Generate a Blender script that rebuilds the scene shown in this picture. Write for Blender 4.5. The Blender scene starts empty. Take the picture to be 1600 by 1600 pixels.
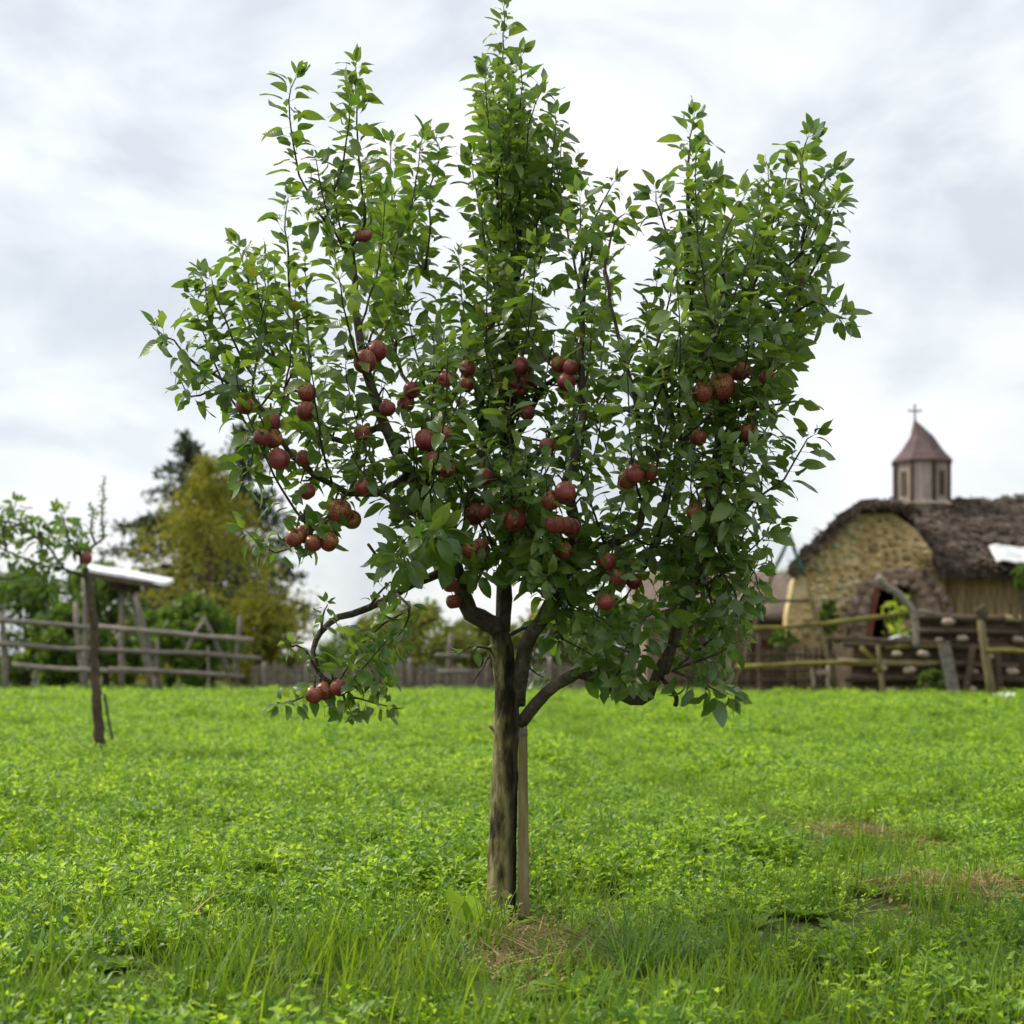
import bpy, math, random
import numpy as np
from mathutils import Vector, Matrix, noise

random.seed(11); RNG = np.random.default_rng(11)
S = bpy.context.scene
COL = S.collection
R = math.radians

# ------------------------------------------------------------------ camera
F, HOR, CAMH, TREE_Y = 2333.0, 1030.0, 0.7835, 4.57     # focal length (px of a 1600 px frame), horizon row, eye height, tree distance
cam = bpy.data.objects.new('camera', bpy.data.cameras.new('camera')); COL.objects.link(cam)
cam.location = (0, 0, CAMH); cam.rotation_euler = (R(90), 0, 0)
cam.data.sensor_width = 24.0; cam.data.lens = 35.0
cam.data.shift_y = (HOR - 800) / 1600
cam.data.clip_start = 0.05; cam.data.clip_end = 3000
cam.data.dof.use_dof = True; cam.data.dof.focus_distance = TREE_Y - 0.4; cam.data.dof.aperture_fstop = 2.4
S.camera = cam

# ------------------------------------------------------------------ light, sky, exposure
SUN_EL, SUN_AZ = R(46), R(-68)                            # thin bright cloud to the left of the tree and a little behind it
world = bpy.data.worlds.new('World'); S.world = world; world.use_nodes = True
nt = world.node_tree; N = nt.nodes; L = nt.links; N.clear()
def nd(tree, typ, **kw):
    n = tree.nodes.new(typ)
    for k, v in kw.items():
        if k.startswith('i_'): n.inputs[int(k[2:])].default_value = v
        else: setattr(n, k, v)
    return n
out = nd(nt, 'ShaderNodeOutputWorld'); bg = nd(nt, 'ShaderNodeBackground'); bg.inputs[1].default_value = 0.1
sky = nd(nt, 'ShaderNodeTexSky', sky_type='NISHITA', sun_disc=False, sun_elevation=SUN_EL, sun_rotation=SUN_AZ)
geo = nd(nt, 'ShaderNodeTexCoord')
mp = nd(nt, 'ShaderNodeMapping'); mp.inputs['Scale'].default_value = (1.0, 1.0, 1.9); mp.inputs['Location'].default_value = (0.35, 0.1, 0.25)
L.new(geo.outputs['Generated'], mp.inputs['Vector'])
n1 = nd(nt, 'ShaderNodeTexNoise'); n1.inputs['Scale'].default_value = 5.6; n1.inputs['Detail'].default_value = 7; n1.inputs['Roughness'].default_value = 0.5; n1.inputs['Distortion'].default_value = 0.35
L.new(mp.outputs[0], n1.inputs['Vector'])
ramp = nd(nt, 'ShaderNodeValToRGB')
ce = ramp.color_ramp.elements
ce[0].position = 0.37; ce[0].color = (2.58, 2.71, 2.92, 1)
ce[1].position = 0.62; ce[1].color = (3.82, 3.75, 3.86, 1)
e = ce.new(0.5); e.color = (3.36, 3.49, 3.52, 1)
L.new(n1.outputs[0], ramp.inputs[0])
# an overcast sky is brighter towards the zenith than at the horizon (the CIE overcast law)
sep = nd(nt, 'ShaderNodeSeparateXYZ'); L.new(geo.outputs['Generated'], sep.inputs[0])
mr = nd(nt, 'ShaderNodeMapRange'); mr.inputs['From Min'].default_value = 0; mr.inputs['From Max'].default_value = 1; mr.inputs['To Min'].default_value = 0.94; mr.inputs['To Max'].default_value = 1.3
L.new(sep.outputs[2], mr.inputs[0])
vm = nd(nt, 'ShaderNodeVectorMath', operation='SCALE'); L.new(ramp.outputs[0], vm.inputs[0]); L.new(mr.outputs[0], vm.inputs['Scale'])
mx = nd(nt, 'ShaderNodeMix', data_type='RGBA'); mx.inputs['Factor'].default_value = 0.93
L.new(sky.outputs[0], mx.inputs['A']); L.new(vm.outputs[0], mx.inputs['B'])
L.new(mx.outputs['Result'], bg.inputs[0]); L.new(bg.outputs[0], out.inputs[0])
sun = bpy.data.objects.new('sun', bpy.data.lights.new('sun', 'SUN')); COL.objects.link(sun)
sun.data.energy = 1.5; sun.data.angle = R(16); sun.data.color = (1.0, 0.95, 0.84)
d = Vector((math.sin(SUN_AZ) * math.cos(SUN_EL), math.cos(SUN_AZ) * math.cos(SUN_EL), math.sin(SUN_EL)))
sun.rotation_euler = d.to_track_quat('Z', 'Y').to_euler(); sun.location = (-8, 10, 12)
S.view_settings.view_transform = 'Standard'; S.view_settings.look = 'None'; S.view_settings.gamma = 1; S.view_settings.use_curve_mapping = False
S.view_settings.exposure = 1.45
S.render.engine = 'CYCLES'
S.cycles.max_bounces = 7; S.cycles.transparent_max_bounces = 4; S.cycles.caustics_reflective = False; S.cycles.caustics_refractive = False
S.cycles.use_denoising = True

# ------------------------------------------------------------------ helpers
def at(px, py, D):                                        # the point a pixel of the photograph shows at distance D
    return np.array([(px - 800) / F * D, D, CAMH + (HOR - py) / F * D])
def proj(p):
    return 800 + p[0] / p[1] * F, HOR - (p[2] - CAMH) / p[1] * F
def tag(o, label=None, cat=None, group=None, kind=None):
    if label: o['label'] = label
    if cat: o['category'] = cat
    if group: o['group'] = group
    if kind: o['kind'] = kind
    return o
def empty(name, loc=(0, 0, 0), **kw):
    o = bpy.data.objects.new(name, None); o.location = tuple(loc); o.empty_display_size = 0.1; COL.objects.link(o)
    return tag(o, **kw)
def put(name, me, mat=None, parent=None, world=True, link=True, **kw):
    if mat and not me.materials: me.materials.append(mat)
    o = bpy.data.objects.new(name, me)
    if link: COL.objects.link(o)
    if parent:
        o.parent = parent
        if world:
            off = Vector(parent.location)
            if parent.parent: off = off + Vector(parent.parent.location)
            o.matrix_parent_inverse = Matrix.Translation(-off)
    return tag(o, **kw)

class MB:
    def __init__(s): s.v = []; s.f = []; s.n = 0; s.t = []
    def add(s, V, Fs, tint=0.0):
        V = np.asarray(V, float); s.v.append(V); s.f += [tuple(i + s.n for i in f) for f in Fs]; s.t += [tint] * len(Fs); s.n += len(V)
    def box(s, c, size, rot=None, tint=0.0, jit=0.0):
        c = np.asarray(c, float); h = np.asarray(size, float) / 2
        V = np.array([[x, y, z] for x in (-1, 1) for y in (-1, 1) for z in (-1, 1)], float) * h
        if jit: V += RNG.normal(0, jit, V.shape)
        if rot is not None: V = V @ np.array(rot).T
        s.add(V + c, [(0, 1, 3, 2), (4, 6, 7, 5), (0, 4, 5, 1), (2, 3, 7, 6), (0, 2, 6, 4), (1, 5, 7, 3)], tint)
    def tube(s, P, rad, n=8, tint=0.0, rough=0.0, cap=True):
        P = np.asarray(P, float); m = len(P)
        rad = np.interp(np.linspace(0, 1, m), np.linspace(0, 1, len(np.atleast_1d(rad))), np.atleast_1d(rad)) if len(np.atleast_1d(rad)) != m else np.asarray(rad, float)
        T = np.gradient(P, axis=0); T /= np.linalg.norm(T, axis=1)[:, None] + 1e-9
        ref = np.array([0, 1.0, 0]) if abs(T[0][1]) < 0.8 else np.array([1.0, 0, 0])
        V = []
        for i in range(m):
            a = np.cross(T[i], ref); a /= np.linalg.norm(a) + 1e-9; b = np.cross(T[i], a); ref = -np.cross(T[i], a) if False else ref
            ang = np.arange(n) * 2 * math.pi / n
            rr = rad[i] * (1 + (RNG.normal(0, rough, n) if rough else 0))
            V.append(P[i] + (np.cos(ang) * rr)[:, None] * a + (np.sin(ang) * rr)[:, None] * b)
        V = np.concatenate(V); Fs = []
        for i in range(m - 1):
            for k in range(n):
                k2 = (k + 1) % n; Fs.append((i * n + k, i * n + k2, (i + 1) * n + k2, (i + 1) * n + k))
        if cap: Fs += [tuple(range(n))[::-1], tuple((m - 1) * n + k for k in range(n))]
        s.add(V, Fs, tint)
    def beam(s, a, b, w, t, tint=0.0):                    # a flat board from a to b
        a = np.asarray(a, float); b = np.asarray(b, float); T = b - a; T /= np.linalg.norm(T)
        side = np.cross(T, [0, 1.0, 0]); side /= np.linalg.norm(side) + 1e-9; nn = np.cross(T, side)
        V = [p + side * (sx * w / 2) + nn * (sy * t / 2) for p in (a, b) for sx, sy in ((-1, -1), (1, -1), (1, 1), (-1, 1))]
        s.add(V, [(0, 1, 2, 3)[::-1], (4, 5, 6, 7), (0, 1, 5, 4), (1, 2, 6, 5), (2, 3, 7, 6), (3, 0, 4, 7)], tint)
    def prism(s, poly, y0, y1, tint=0.0):                 # poly: x,z outline extruded along y
        n = len(poly); V = [(x, y0, z) for x, z in poly] + [(x, y1, z) for x, z in poly]
        Fs = [tuple(range(n)), tuple(range(n, 2 * n))[::-1]] + [(i, i + n, (i + 1) % n + n, (i + 1) % n) for i in range(n)]
        s.add(V, Fs, tint)
    def mesh(s, name, smooth=False):
        me = bpy.data.meshes.new(name)
        me.from_pydata(np.concatenate(s.v).tolist(), [], s.f)
        if smooth: me.shade_smooth()
        a = me.attributes.new('tint', 'FLOAT', 'FACE'); a.data.foreach_set('value', np.asarray(s.t, np.float32))
        me.validate(); me.update(); return me
    def build(s, name, mat, parent=None, smooth=False, **kw):
        return put(name, s.mesh(name, smooth), mat, parent, **kw)

def catmull(P, step=0.03):
    P = np.asarray(P, float); Q = np.vstack([2 * P[0] - P[1], P, 2 * P[-1] - P[-2]]); res = []
    for i in range(1, len(Q) - 2):
        n = max(2, int(np.linalg.norm(Q[i + 1] - Q[i]) / step))
        for k in range(n):
            t = k / n
            res.append(0.5 * ((2 * Q[i]) + (-Q[i - 1] + Q[i + 1]) * t + (2 * Q[i - 1] - 5 * Q[i] + 4 * Q[i + 1] - Q[i + 2]) * t * t + (-Q[i - 1] + 3 * Q[i] - 3 * Q[i + 1] + Q[i + 2]) * t ** 3))
    res.append(P[-1]); return np.array(res)
def unit(v): return v / (np.linalg.norm(v) + 1e-9)
def inside(px, py, poly):
    c = False; j = len(poly) - 1
    for i in range(len(poly)):
        (xi, yi), (xj, yj) = poly[i], poly[j]
        if (yi > py) != (yj > py) and px < (xj - xi) * (py - yi) / (yj - yi) + xi: c = not c
        j = i
    return c

# ------------------------------------------------------------------ materials
def new_mat(name):
    m = bpy.data.materials.new(name); m.use_nodes = True; t = m.node_tree; t.nodes.clear()
    return m, t, nd(t, 'ShaderNodeOutputMaterial')
def noisy(name, cols, scale=6, stretch=(1, 1, 1), rough=0.85, bump=0.3, detail=5, lo=0.3, hi=0.7, bscale=None, tint=0.25, spec=0.3, metallic=0.0):
    m, t, o = new_mat(name)
    b = nd(t, 'ShaderNodeBsdfPrincipled'); b.inputs['Roughness'].default_value = rough; b.inputs['Metallic'].default_value = metallic
    b.inputs['Specular IOR Level'].default_value = spec
    tc = nd(t, 'ShaderNodeTexCoord'); mp = nd(t, 'ShaderNodeMapping'); mp.inputs['Scale'].default_value = stretch
    t.links.new(tc.outputs['Object'], mp.inputs[0])
    n = nd(t, 'ShaderNodeTexNoise'); n.inputs['Scale'].default_value = scale; n.inputs['Detail'].default_value = detail; n.inputs['Roughness'].default_value = 0.6
    t.links.new(mp.outputs[0], n.inputs['Vector'])
    r = nd(t, 'ShaderNodeValToRGB'); el = r.color_ramp.elements
    el[0].position = lo; el[0].color = (*cols[0], 1); el[1].position = hi; el[1].color = (*cols[-1], 1)
    for i, c in enumerate(cols[1:-1]):
        x = el.new(lo + (hi - lo) * (i + 1) / (len(cols) - 1)); x.color = (*c, 1)
    t.links.new(n.outputs[0], r.inputs[0])
    at_ = nd(t, 'ShaderNodeAttribute', attribute_name='tint'); oi = nd(t, 'ShaderNodeObjectInfo')
    ad = nd(t, 'ShaderNodeMath', operation='ADD'); t.links.new(at_.outputs['Fac'], ad.inputs[0]); t.links.new(oi.outputs['Random'], ad.inputs[1])
    fr = nd(t, 'ShaderNodeMath', operation='FRACT'); t.links.new(ad.outputs[0], fr.inputs[0])
    mr = nd(t, 'ShaderNodeMapRange'); mr.inputs['To Min'].default_value = 1 - tint; mr.inputs['To Max'].default_value = 1 + tint
    t.links.new(fr.outputs[0], mr.inputs[0])
    v = nd(t, 'ShaderNodeVectorMath', operation='SCALE'); t.links.new(r.outputs[0], v.inputs[0]); t.links.new(mr.outputs[0], v.inputs['Scale'])
    t.links.new(v.outputs[0], b.inputs['Base Color'])
    if bump:
        n2 = nd(t, 'ShaderNodeTexNoise'); n2.inputs['Scale'].default_value = bscale or scale * 3; n2.inputs['Detail'].default_value = 6
        t.links.new(mp.outputs[0], n2.inputs['Vector'])
        bp = nd(t, 'ShaderNodeBump'); bp.inputs['Strength'].default_value = bump; bp.inputs['Distance'].default_value = 0.3 / scale
        t.links.new(n2.outputs[0], bp.inputs['Height']); t.links.new(bp.outputs[0], b.inputs['Normal'])
    t.links.new(b.outputs[0], o.inputs[0]); return m
def leafy(name, top, alt, under=None, trans=0.4, tcol=None, rough=0.45, spec=0.4, veins=False, brown=None, var=0.35, field=None):
    m, t, o = new_mat(name); K = t.links
    at_ = nd(t, 'ShaderNodeAttribute', attribute_name='tint'); oi = nd(t, 'ShaderNodeObjectInfo')
    ad = nd(t, 'ShaderNodeMath', operation='ADD'); K.new(at_.outputs['Fac'], ad.inputs[0]); K.new(oi.outputs['Random'], ad.inputs[1])
    fr = nd(t, 'ShaderNodeMath', operation='FRACT'); K.new(ad.outputs[0], fr.inputs[0])
    r = nd(t, 'ShaderNodeValToRGB'); el = r.color_ramp.elements
    el[0].color = (*top, 1); el[1].color = (*alt, 1); el[0].position = 0.15; el[1].position = 0.95
    if brown:
        x = el.new(0.985); x.color = (*brown, 1); el[1].position = 0.975
    K.new(fr.outputs[0], r.inputs[0]); col = r.outputs[0]
    if field:                                             # slow drift of hue over the meadow
        g = nd(t, 'ShaderNodeNewGeometry'); nz = nd(t, 'ShaderNodeTexNoise'); nz.inputs['Scale'].default_value = 0.9; nz.inputs['Detail'].default_value = 3
        K.new(g.outputs['Position'], nz.inputs['Vector'])
        rr = nd(t, 'ShaderNodeMapRange'); rr.inputs['From Min'].default_value = 0.35; rr.inputs['From Max'].default_value = 0.65; K.new(nz.outputs[0], rr.inputs[0])
        mm = nd(t, 'ShaderNodeMix', data_type='RGBA', blend_type='MULTIPLY'); K.new(rr.outputs[0], mm.inputs['Factor']); K.new(col, mm.inputs['A']); mm.inputs['B'].default_value = (*field, 1)
        col = mm.outputs['Result']
    hb = None
    if veins:
        uv = nd(t, 'ShaderNodeUVMap'); sp = nd(t, 'ShaderNodeSeparateXYZ'); K.new(uv.outputs[0], sp.inputs[0])
        def M(op, a, b=None):
            n = nd(t, 'ShaderNodeMath', operation=op)
            for i, q in enumerate((a, b)):
                if q is None: continue
                if isinstance(q, (int, float)): n.inputs[i].default_value = q
                else: K.new(q, n.inputs[i])
            return n.outputs[0]
        lat = M('ABSOLUTE', M('SUBTRACT', sp.outputs[1], 0.5))
        mid = M('LESS_THAN', lat, 0.022)
        wv = M('ABSOLUTE', M('SUBTRACT', M('FRACT', M('SUBTRACT', M('MULTIPLY', sp.outputs[0], 8.0), M('MULTIPLY', lat, 5.0))), 0.5))
        side = M('MULTIPLY', M('LESS_THAN', wv, 0.055), 0.55)
        vein = M('MAXIMUM', mid, side)
        mm = nd(t, 'ShaderNodeMix', data_type='RGBA'); K.new(M('MULTIPLY', vein, 0.5), mm.inputs['Factor']); K.new(col, mm.inputs['A']); mm.inputs['B'].default_value = (0.13, 0.20, 0.05, 1)
        col = mm.outputs['Result']
        bp = nd(t, 'ShaderNodeBump'); bp.inputs['Strength'].default_value = 0.22; bp.inputs['Distance'].default_value = 0.004
        K.new(M('SUBTRACT', wv, M('MULTIPLY', mid, 0.5)), bp.inputs['Height']); hb = bp.outputs[0]
    if veins:
        v3 = nd(t, 'ShaderNodeVectorMath', operation='MULTIPLY_ADD'); K.new(uv.outputs[0], v3.inputs[0]); v3.inputs[1].default_value = (5, 3, 1); cb = nd(t, 'ShaderNodeCombineXYZ'); K.new(M('MULTIPLY', fr.outputs[0], 37.0), cb.inputs[0]); K.new(M('MULTIPLY', fr.outputs[0], 19.0), cb.inputs[1]); K.new(cb.outputs[0], v3.inputs[2])
        vo = nd(t, 'ShaderNodeTexVoronoi'); vo.inputs['Scale'].default_value = 1.0; K.new(v3.outputs[0], vo.inputs['Vector'])
        sc_ = nd(t, 'ShaderNodeSeparateColor'); K.new(vo.outputs['Color'], sc_.inputs[0])
        spot = M('MULTIPLY', M('LESS_THAN', vo.outputs['Distance'], M('MULTIPLY', sc_.outputs[0], 0.22)), M('GREATER_THAN', sc_.outputs[1], 0.55))
        mm = nd(t, 'ShaderNodeMix', data_type='RGBA'); K.new(M('MULTIPLY', spot, 0.75), mm.inputs['Factor']); K.new(col, mm.inputs['A']); mm.inputs['B'].default_value = (0.12, 0.075, 0.03, 1); col = mm.outputs['Result']
    if under:
        g = nd(t, 'ShaderNodeNewGeometry'); mm = nd(t, 'ShaderNodeMix', data_type='RGBA'); K.new(g.outputs['Backfacing'], mm.inputs['Factor']); K.new(col, mm.inputs['A']); mm.inputs['B'].default_value = (*under, 1)
        col = mm.outputs['Result']
    b = nd(t, 'ShaderNodeBsdfPrincipled'); b.inputs['Roughness'].default_value = rough; b.inputs['Specular IOR Level'].default_value = spec
    K.new(col, b.inputs['Base Color'])
    if hb: K.new(hb, b.inputs['Normal'])
    tr = nd(t, 'ShaderNodeBsdfTranslucent')
    tm = nd(t, 'ShaderNodeMix', data_type='RGBA', blend_type='MULTIPLY'); tm.inputs['Factor'].default_value = 1; K.new(r.outputs[0], tm.inputs['A']); tm.inputs['B'].default_value = (*(tcol or (2.2, 2.4, 1.0)), 1)
    K.new(tm.outputs['Result'], tr.inputs[0])
    ms = nd(t, 'ShaderNodeMixShader'); ms.inputs[0].default_value = trans; K.new(b.outputs[0], ms.inputs[1]); K.new(tr.outputs[0], ms.inputs[2])
    K.new(ms.outputs[0], o.inputs[0]); return m

M_LEAF = leafy('apple_leaf', (0.072, 0.145, 0.026), (0.155, 0.225, 0.042), under=(0.145, 0.205, 0.105), trans=0.40, tcol=(2.0, 1.95, 0.8), rough=0.34, spec=0.7, veins=True, brown=(0.13, 0.15, 0.02))
M_CLOVER = leafy('clover', (0.075, 0.175, 0.012), (0.37, 0.51, 0.062), trans=0.46, tcol=(1.9, 1.85, 0.9), rough=0.42, spec=0.4, field=(0.5, 0.64, 0.9))
M_BLADE = leafy('grass_blade', (0.08, 0.165, 0.014), (0.20, 0.30, 0.03), trans=0.42, tcol=(1.9, 1.8, 0.7), rough=0.5, spec=0.25, field=(0.7, 0.8, 0.9))
M_WEED = leafy('weed_leaf', (0.08, 0.165, 0.02), (0.19, 0.29, 0.045), trans=0.35, tcol=(1.9, 1.8, 0.8), rough=0.6, spec=0.25)
M_DOCK = leafy('dock_leaf', (0.22, 0.36, 0.04), (0.26, 0.40, 0.05), trans=0.45, tcol=(1.7, 1.6, 0.8), rough=0.45, spec=0.4)
M_TUFT = leafy('tuft_grass', (0.06, 0.14, 0.02), (0.13, 0.24, 0.04), trans=0.35, tcol=(1.9, 1.8, 0.9), rough=0.4, spec=0.4)
M_DRY = leafy('dry_grass', (0.13, 0.085, 0.03), (0.50, 0.39, 0.18), trans=0.25, tcol=(1.3, 1.2, 1.0), rough=0.7, spec=0.2)
M_LARCH = leafy('autumn_leaf', (0.125, 0.155, 0.025), (0.31, 0.285, 0.045), trans=0.4, tcol=(1.6, 1.5, 0.8), rough=0.6, spec=0.2)
M_CONIFER = leafy('conifer_needle', (0.028, 0.045, 0.028), (0.075, 0.095, 0.05), trans=0.15, rough=0.6, spec=0.2)
M_BUSH = leafy('bush_leaf', (0.045, 0.09, 0.014), (0.12, 0.17, 0.025), trans=0.35, rough=0.55, spec=0.3)
M_BUSH2 = leafy('bush_leaf_yellow', (0.085, 0.115, 0.022), (0.19, 0.175, 0.04), trans=0.35, rough=0.55, spec=0.3)
M_LIME = leafy('lime_leaf', (0.26, 0.34, 0.03), (0.42, 0.45, 0.05), trans=0.4, rough=0.5, spec=0.3)
M_TRUNK = noisy('trunk_bark', [(0.02, 0.015, 0.008), (0.07, 0.055, 0.022), (0.16, 0.14, 0.05), (0.29, 0.25, 0.115)], scale=17, stretch=(1.5, 1.5, 0.40), bump=1.0, bscale=40, lo=0.38, hi=0.60, tint=0)
M_BARK = noisy('branch_bark', [(0.03, 0.023, 0.017), (0.075, 0.06, 0.045), (0.135, 0.115, 0.085)], scale=26, bump=0.8, tint=0.2)
M_STAKE = noisy('stake_wood', [(0.12, 0.10, 0.04), (0.24, 0.19, 0.09), (0.32, 0.265, 0.14)], scale=9, stretch=(6, 6, 0.5), bump=0.5, bscale=30)
M_WOODG = noisy('weathered_wood', [(0.13, 0.105, 0.085), (0.30, 0.265, 0.225)], scale=5, stretch=(1, 4, 4), bump=0.4)
M_WOODD = noisy('dark_wood', [(0.045, 0.032, 0.022), (0.14, 0.10, 0.065)], scale=5, stretch=(1, 4, 4), bump=0.4)
M_MOSSW = noisy('mossy_wood', [(0.10, 0.075, 0.025), (0.20, 0.17, 0.035), (0.28, 0.24, 0.06)], scale=4, bump=0.4)
M_MUD = noisy('mud_plaster', [(0.20, 0.12, 0.07), (0.34, 0.235, 0.15), (0.30, 0.23, 0.17)], scale=3.2, bump=0.5)
M_PINK = noisy('pink_plaster', [(0.22, 0.145, 0.11), (0.34, 0.25, 0.19)], scale=2, bump=0.3)
M_YELLOW = noisy('yellow_clay', [(0.28, 0.19, 0.08), (0.50, 0.38, 0.18), (0.62, 0.51, 0.31)], scale=2.6, bump=0.6, tint=0.15)
M_STONE = noisy('yellow_stone', [(0.34, 0.23, 0.085), (0.60, 0.46, 0.20), (0.66, 0.56, 0.34)], scale=3.5, bump=0.5, tint=0.6)
M_STONEG = noisy('grey_stone', [(0.22, 0.17, 0.12), (0.44, 0.36, 0.27)], scale=3.5, bump=0.5, tint=0.3)
M_LICHEN = noisy('pale_lichen', [(0.42, 0.42, 0.22), (0.68, 0.66, 0.46)], scale=6, bump=0.4)
M_THATCH = noisy('roof_thatch', [(0.03, 0.022, 0.016), (0.10, 0.075, 0.055), (0.17, 0.13, 0.10)], scale=3.2, stretch=(1, 1, 2.0), bump=0.9, bscale=14, tint=0.35)
M_TAN = noisy('tan_roof', [(0.13, 0.09, 0.065), (0.23, 0.18, 0.14)], scale=1.6, bump=0.4)
M_SLATE = noisy('spire_shingle', [(0.095, 0.06, 0.06), (0.155, 0.105, 0.10)], scale=4, bump=0.4)
M_TOWER = noisy('tower_boards', [(0.29, 0.23, 0.19), (0.45, 0.38, 0.33)], scale=4, stretch=(2, 2, 0.4), bump=0.3, tint=0.2)
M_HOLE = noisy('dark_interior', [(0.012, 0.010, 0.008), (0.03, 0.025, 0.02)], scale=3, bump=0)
M_IRON = noisy('iron', [(0.05, 0.06, 0.055), (0.09, 0.10, 0.09)], scale=10, bump=0.1, rough=0.6, spec=0.5)
M_GREENP = noisy('green_paint', [(0.02, 0.07, 0.05), (0.05, 0.11, 0.08)], scale=6, bump=0.1, rough=0.5)
M_WHITE = noisy('white_sheet', [(0.42, 0.41, 0.40), (0.72, 0.72, 0.73), (0.86, 0.86, 0.87)], scale=3.5, bump=0.1, rough=0.6)
M_SOIL = noisy('soil', [(0.03, 0.02, 0.012), (0.11, 0.075, 0.045)], scale=5, bump=0.8)
M_HILL = noisy('hill_grass', [(0.16, 0.20, 0.15), (0.26, 0.31, 0.25)], scale=0.05, bump=0)  # distance haze is put into this pale grey green hill colour
M_REDW = noisy('red_wood', [(0.09, 0.025, 0.016), (0.16, 0.055, 0.035)], scale=5, bump=0.3)
M_REDP = noisy('red_paint', [(0.28, 0.03, 0.02), (0.36, 0.05, 0.03)], scale=5, bump=0.1)

def ground_mat():
    m, t, o = new_mat('meadow_soil'); K = t.links
    b = nd(t, 'ShaderNodeBsdfPrincipled'); b.inputs['Roughness'].default_value = 0.9; b.inputs['Specular IOR Level'].default_value = 0.15
    tc = nd(t, 'ShaderNodeTexCoord')
    n = nd(t, 'ShaderNodeTexNoise'); n.inputs['Scale'].default_value = 2.2; n.inputs['Detail'].default_value = 8; n.inputs['Roughness'].default_value = 0.7; K.new(tc.outputs['Object'], n.inputs['Vector'])
    r = nd(t, 'ShaderNodeValToRGB'); el = r.color_ramp.elements
    el[0].position = 0.35; el[0].color = (0.045, 0.040, 0.014, 1); el[1].position = 0.74; el[1].color = (0.10, 0.17, 0.02, 1)
    K.new(n.outputs[0], r.inputs[0]); K.new(r.outputs[0], b.inputs['Base Color'])
    n2 = nd(t, 'ShaderNodeTexNoise'); n2.inputs['Scale'].default_value = 30; n2.inputs['Detail'].default_value = 6; K.new(tc.outputs['Object'], n2.inputs['Vector'])
    bp = nd(t, 'ShaderNodeBump'); bp.inputs['Strength'].default_value = 0.8; bp.inputs['Distance'].default_value = 0.03; K.new(n2.outputs[0], bp.inputs['Height']); K.new(bp.outputs[0], b.inputs['Normal'])
    K.new(b.outputs[0], o.inputs[0]); return m
def apple_mat():
    m, t, o = new_mat('apple_skin'); K = t.links
    b = nd(t, 'ShaderNodeBsdfPrincipled'); b.inputs['Roughness'].default_value = 0.36; b.inputs['Specular IOR Level'].default_value = 0.45
    tc = nd(t, 'ShaderNodeTexCoord'); oi = nd(t, 'ShaderNodeObjectInfo')
    va = nd(t, 'ShaderNodeVectorMath', operation='ADD'); K.new(tc.outputs['Object'], va.inputs[0])
    vs = nd(t, 'ShaderNodeVectorMath', operation='SCALE'); vs.inputs[0].default_value = (7, 3, 5); K.new(oi.outputs['Random'], vs.inputs['Scale']); K.new(vs.outputs[0], va.inputs[1])
    n = nd(t, 'ShaderNodeTexNoise'); n.inputs['Scale'].default_value = 28; n.inputs['Detail'].default_value = 4; K.new(va.outputs[0], n.inputs['Vector'])
    r = nd(t, 'ShaderNodeValToRGB'); el = r.color_ramp.elements
    el[0].position = 0.3; el[0].color = (0.15, 0.016, 0.026, 1); el[1].position = 0.75; el[1].color = (0.30, 0.06, 0.055, 1); K.new(n.outputs[0], r.inputs[0])
    vo = nd(t, 'ShaderNodeTexVoronoi'); vo.inputs['Scale'].default_value = 240; K.new(va.outputs[0], vo.inputs['Vector'])
    sp = nd(t, 'ShaderNodeSeparateXYZ'); K.new(tc.outputs['Object'], sp.inputs[0])
    th = nd(t, 'ShaderNodeMapRange'); th.inputs['From Min'].default_value = -0.028; th.inputs['From Max'].default_value = 0.035; th.inputs['To Min'].default_value = -0.02; th.inputs['To Max'].default_value = 0.60; K.new(sp.outputs[2], th.inputs[0])
    lt = nd(t, 'ShaderNodeMath', operation='LESS_THAN'); K.new(vo.outputs['Distance'], lt.inputs[0]); K.new(th.outputs[0], lt.inputs[1])
    mx = nd(t, 'ShaderNodeMix', data_type='RGBA'); ml = nd(t, 'ShaderNodeMath', operation='MULTIPLY'); K.new(lt.outputs[0], ml.inputs[0]); ml.inputs[1].default_value = 0.8; K.new(ml.outputs[0], mx.inputs['Factor']); K.new(r.outputs[0], mx.inputs['A']); mx.inputs['B'].default_value = (0.42, 0.25, 0.06, 1)
    K.new(mx.outputs['Result'], b.inputs['Base Color']); K.new(b.outputs[0], o.inputs[0]); return m
M_GROUND, M_APPLE = ground_mat(), apple_mat()

# ------------------------------------------------------------------ ground
def hz(x, y):
    near = math.exp(-((x) ** 2 + (y - TREE_Y) ** 2) / 0.55)
    f = 1.0 if y < 30 else max(0.0, 1 - (y - 30) / 8)
    return f * (0.028 * math.sin(0.9 * x + 0.6 * y) + 0.022 * math.sin(1.7 * x - 1.1 * y + 1) + 0.03 * math.sin(0.35 * y + 0.2 * x) * min(1, y / 10)) * (1 - near) - 0.02 * near + 0.065 * math.exp(-((x - 1.5) / 0.45) ** 2 - ((y - 5.0) / 0.3) ** 2) + 0.04 * math.exp(-((x - 1.5) / 0.3) ** 2 - ((y - 6.4) / 0.3) ** 2)
def axis(pts): return np.concatenate([np.linspace(a, b, n, endpoint=False) for a, b, n in pts] + [np.array([pts[-1][1]])])
gx = axis([(-900, -60, 8), (-60, -12, 12), (-12, 12, 96), (12, 60, 12), (60, 900, 8)]); gy = axis([(-60, 1, 6), (1, 14, 70), (14, 40, 50), (40, 80, 8), (80, 1600, 8)])
V = [(x, y, hz(x, y) if abs(x) < 30 and -5 < y < 45 else 0.0) for y in gy for x in gx]; nx = len(gx)
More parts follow.
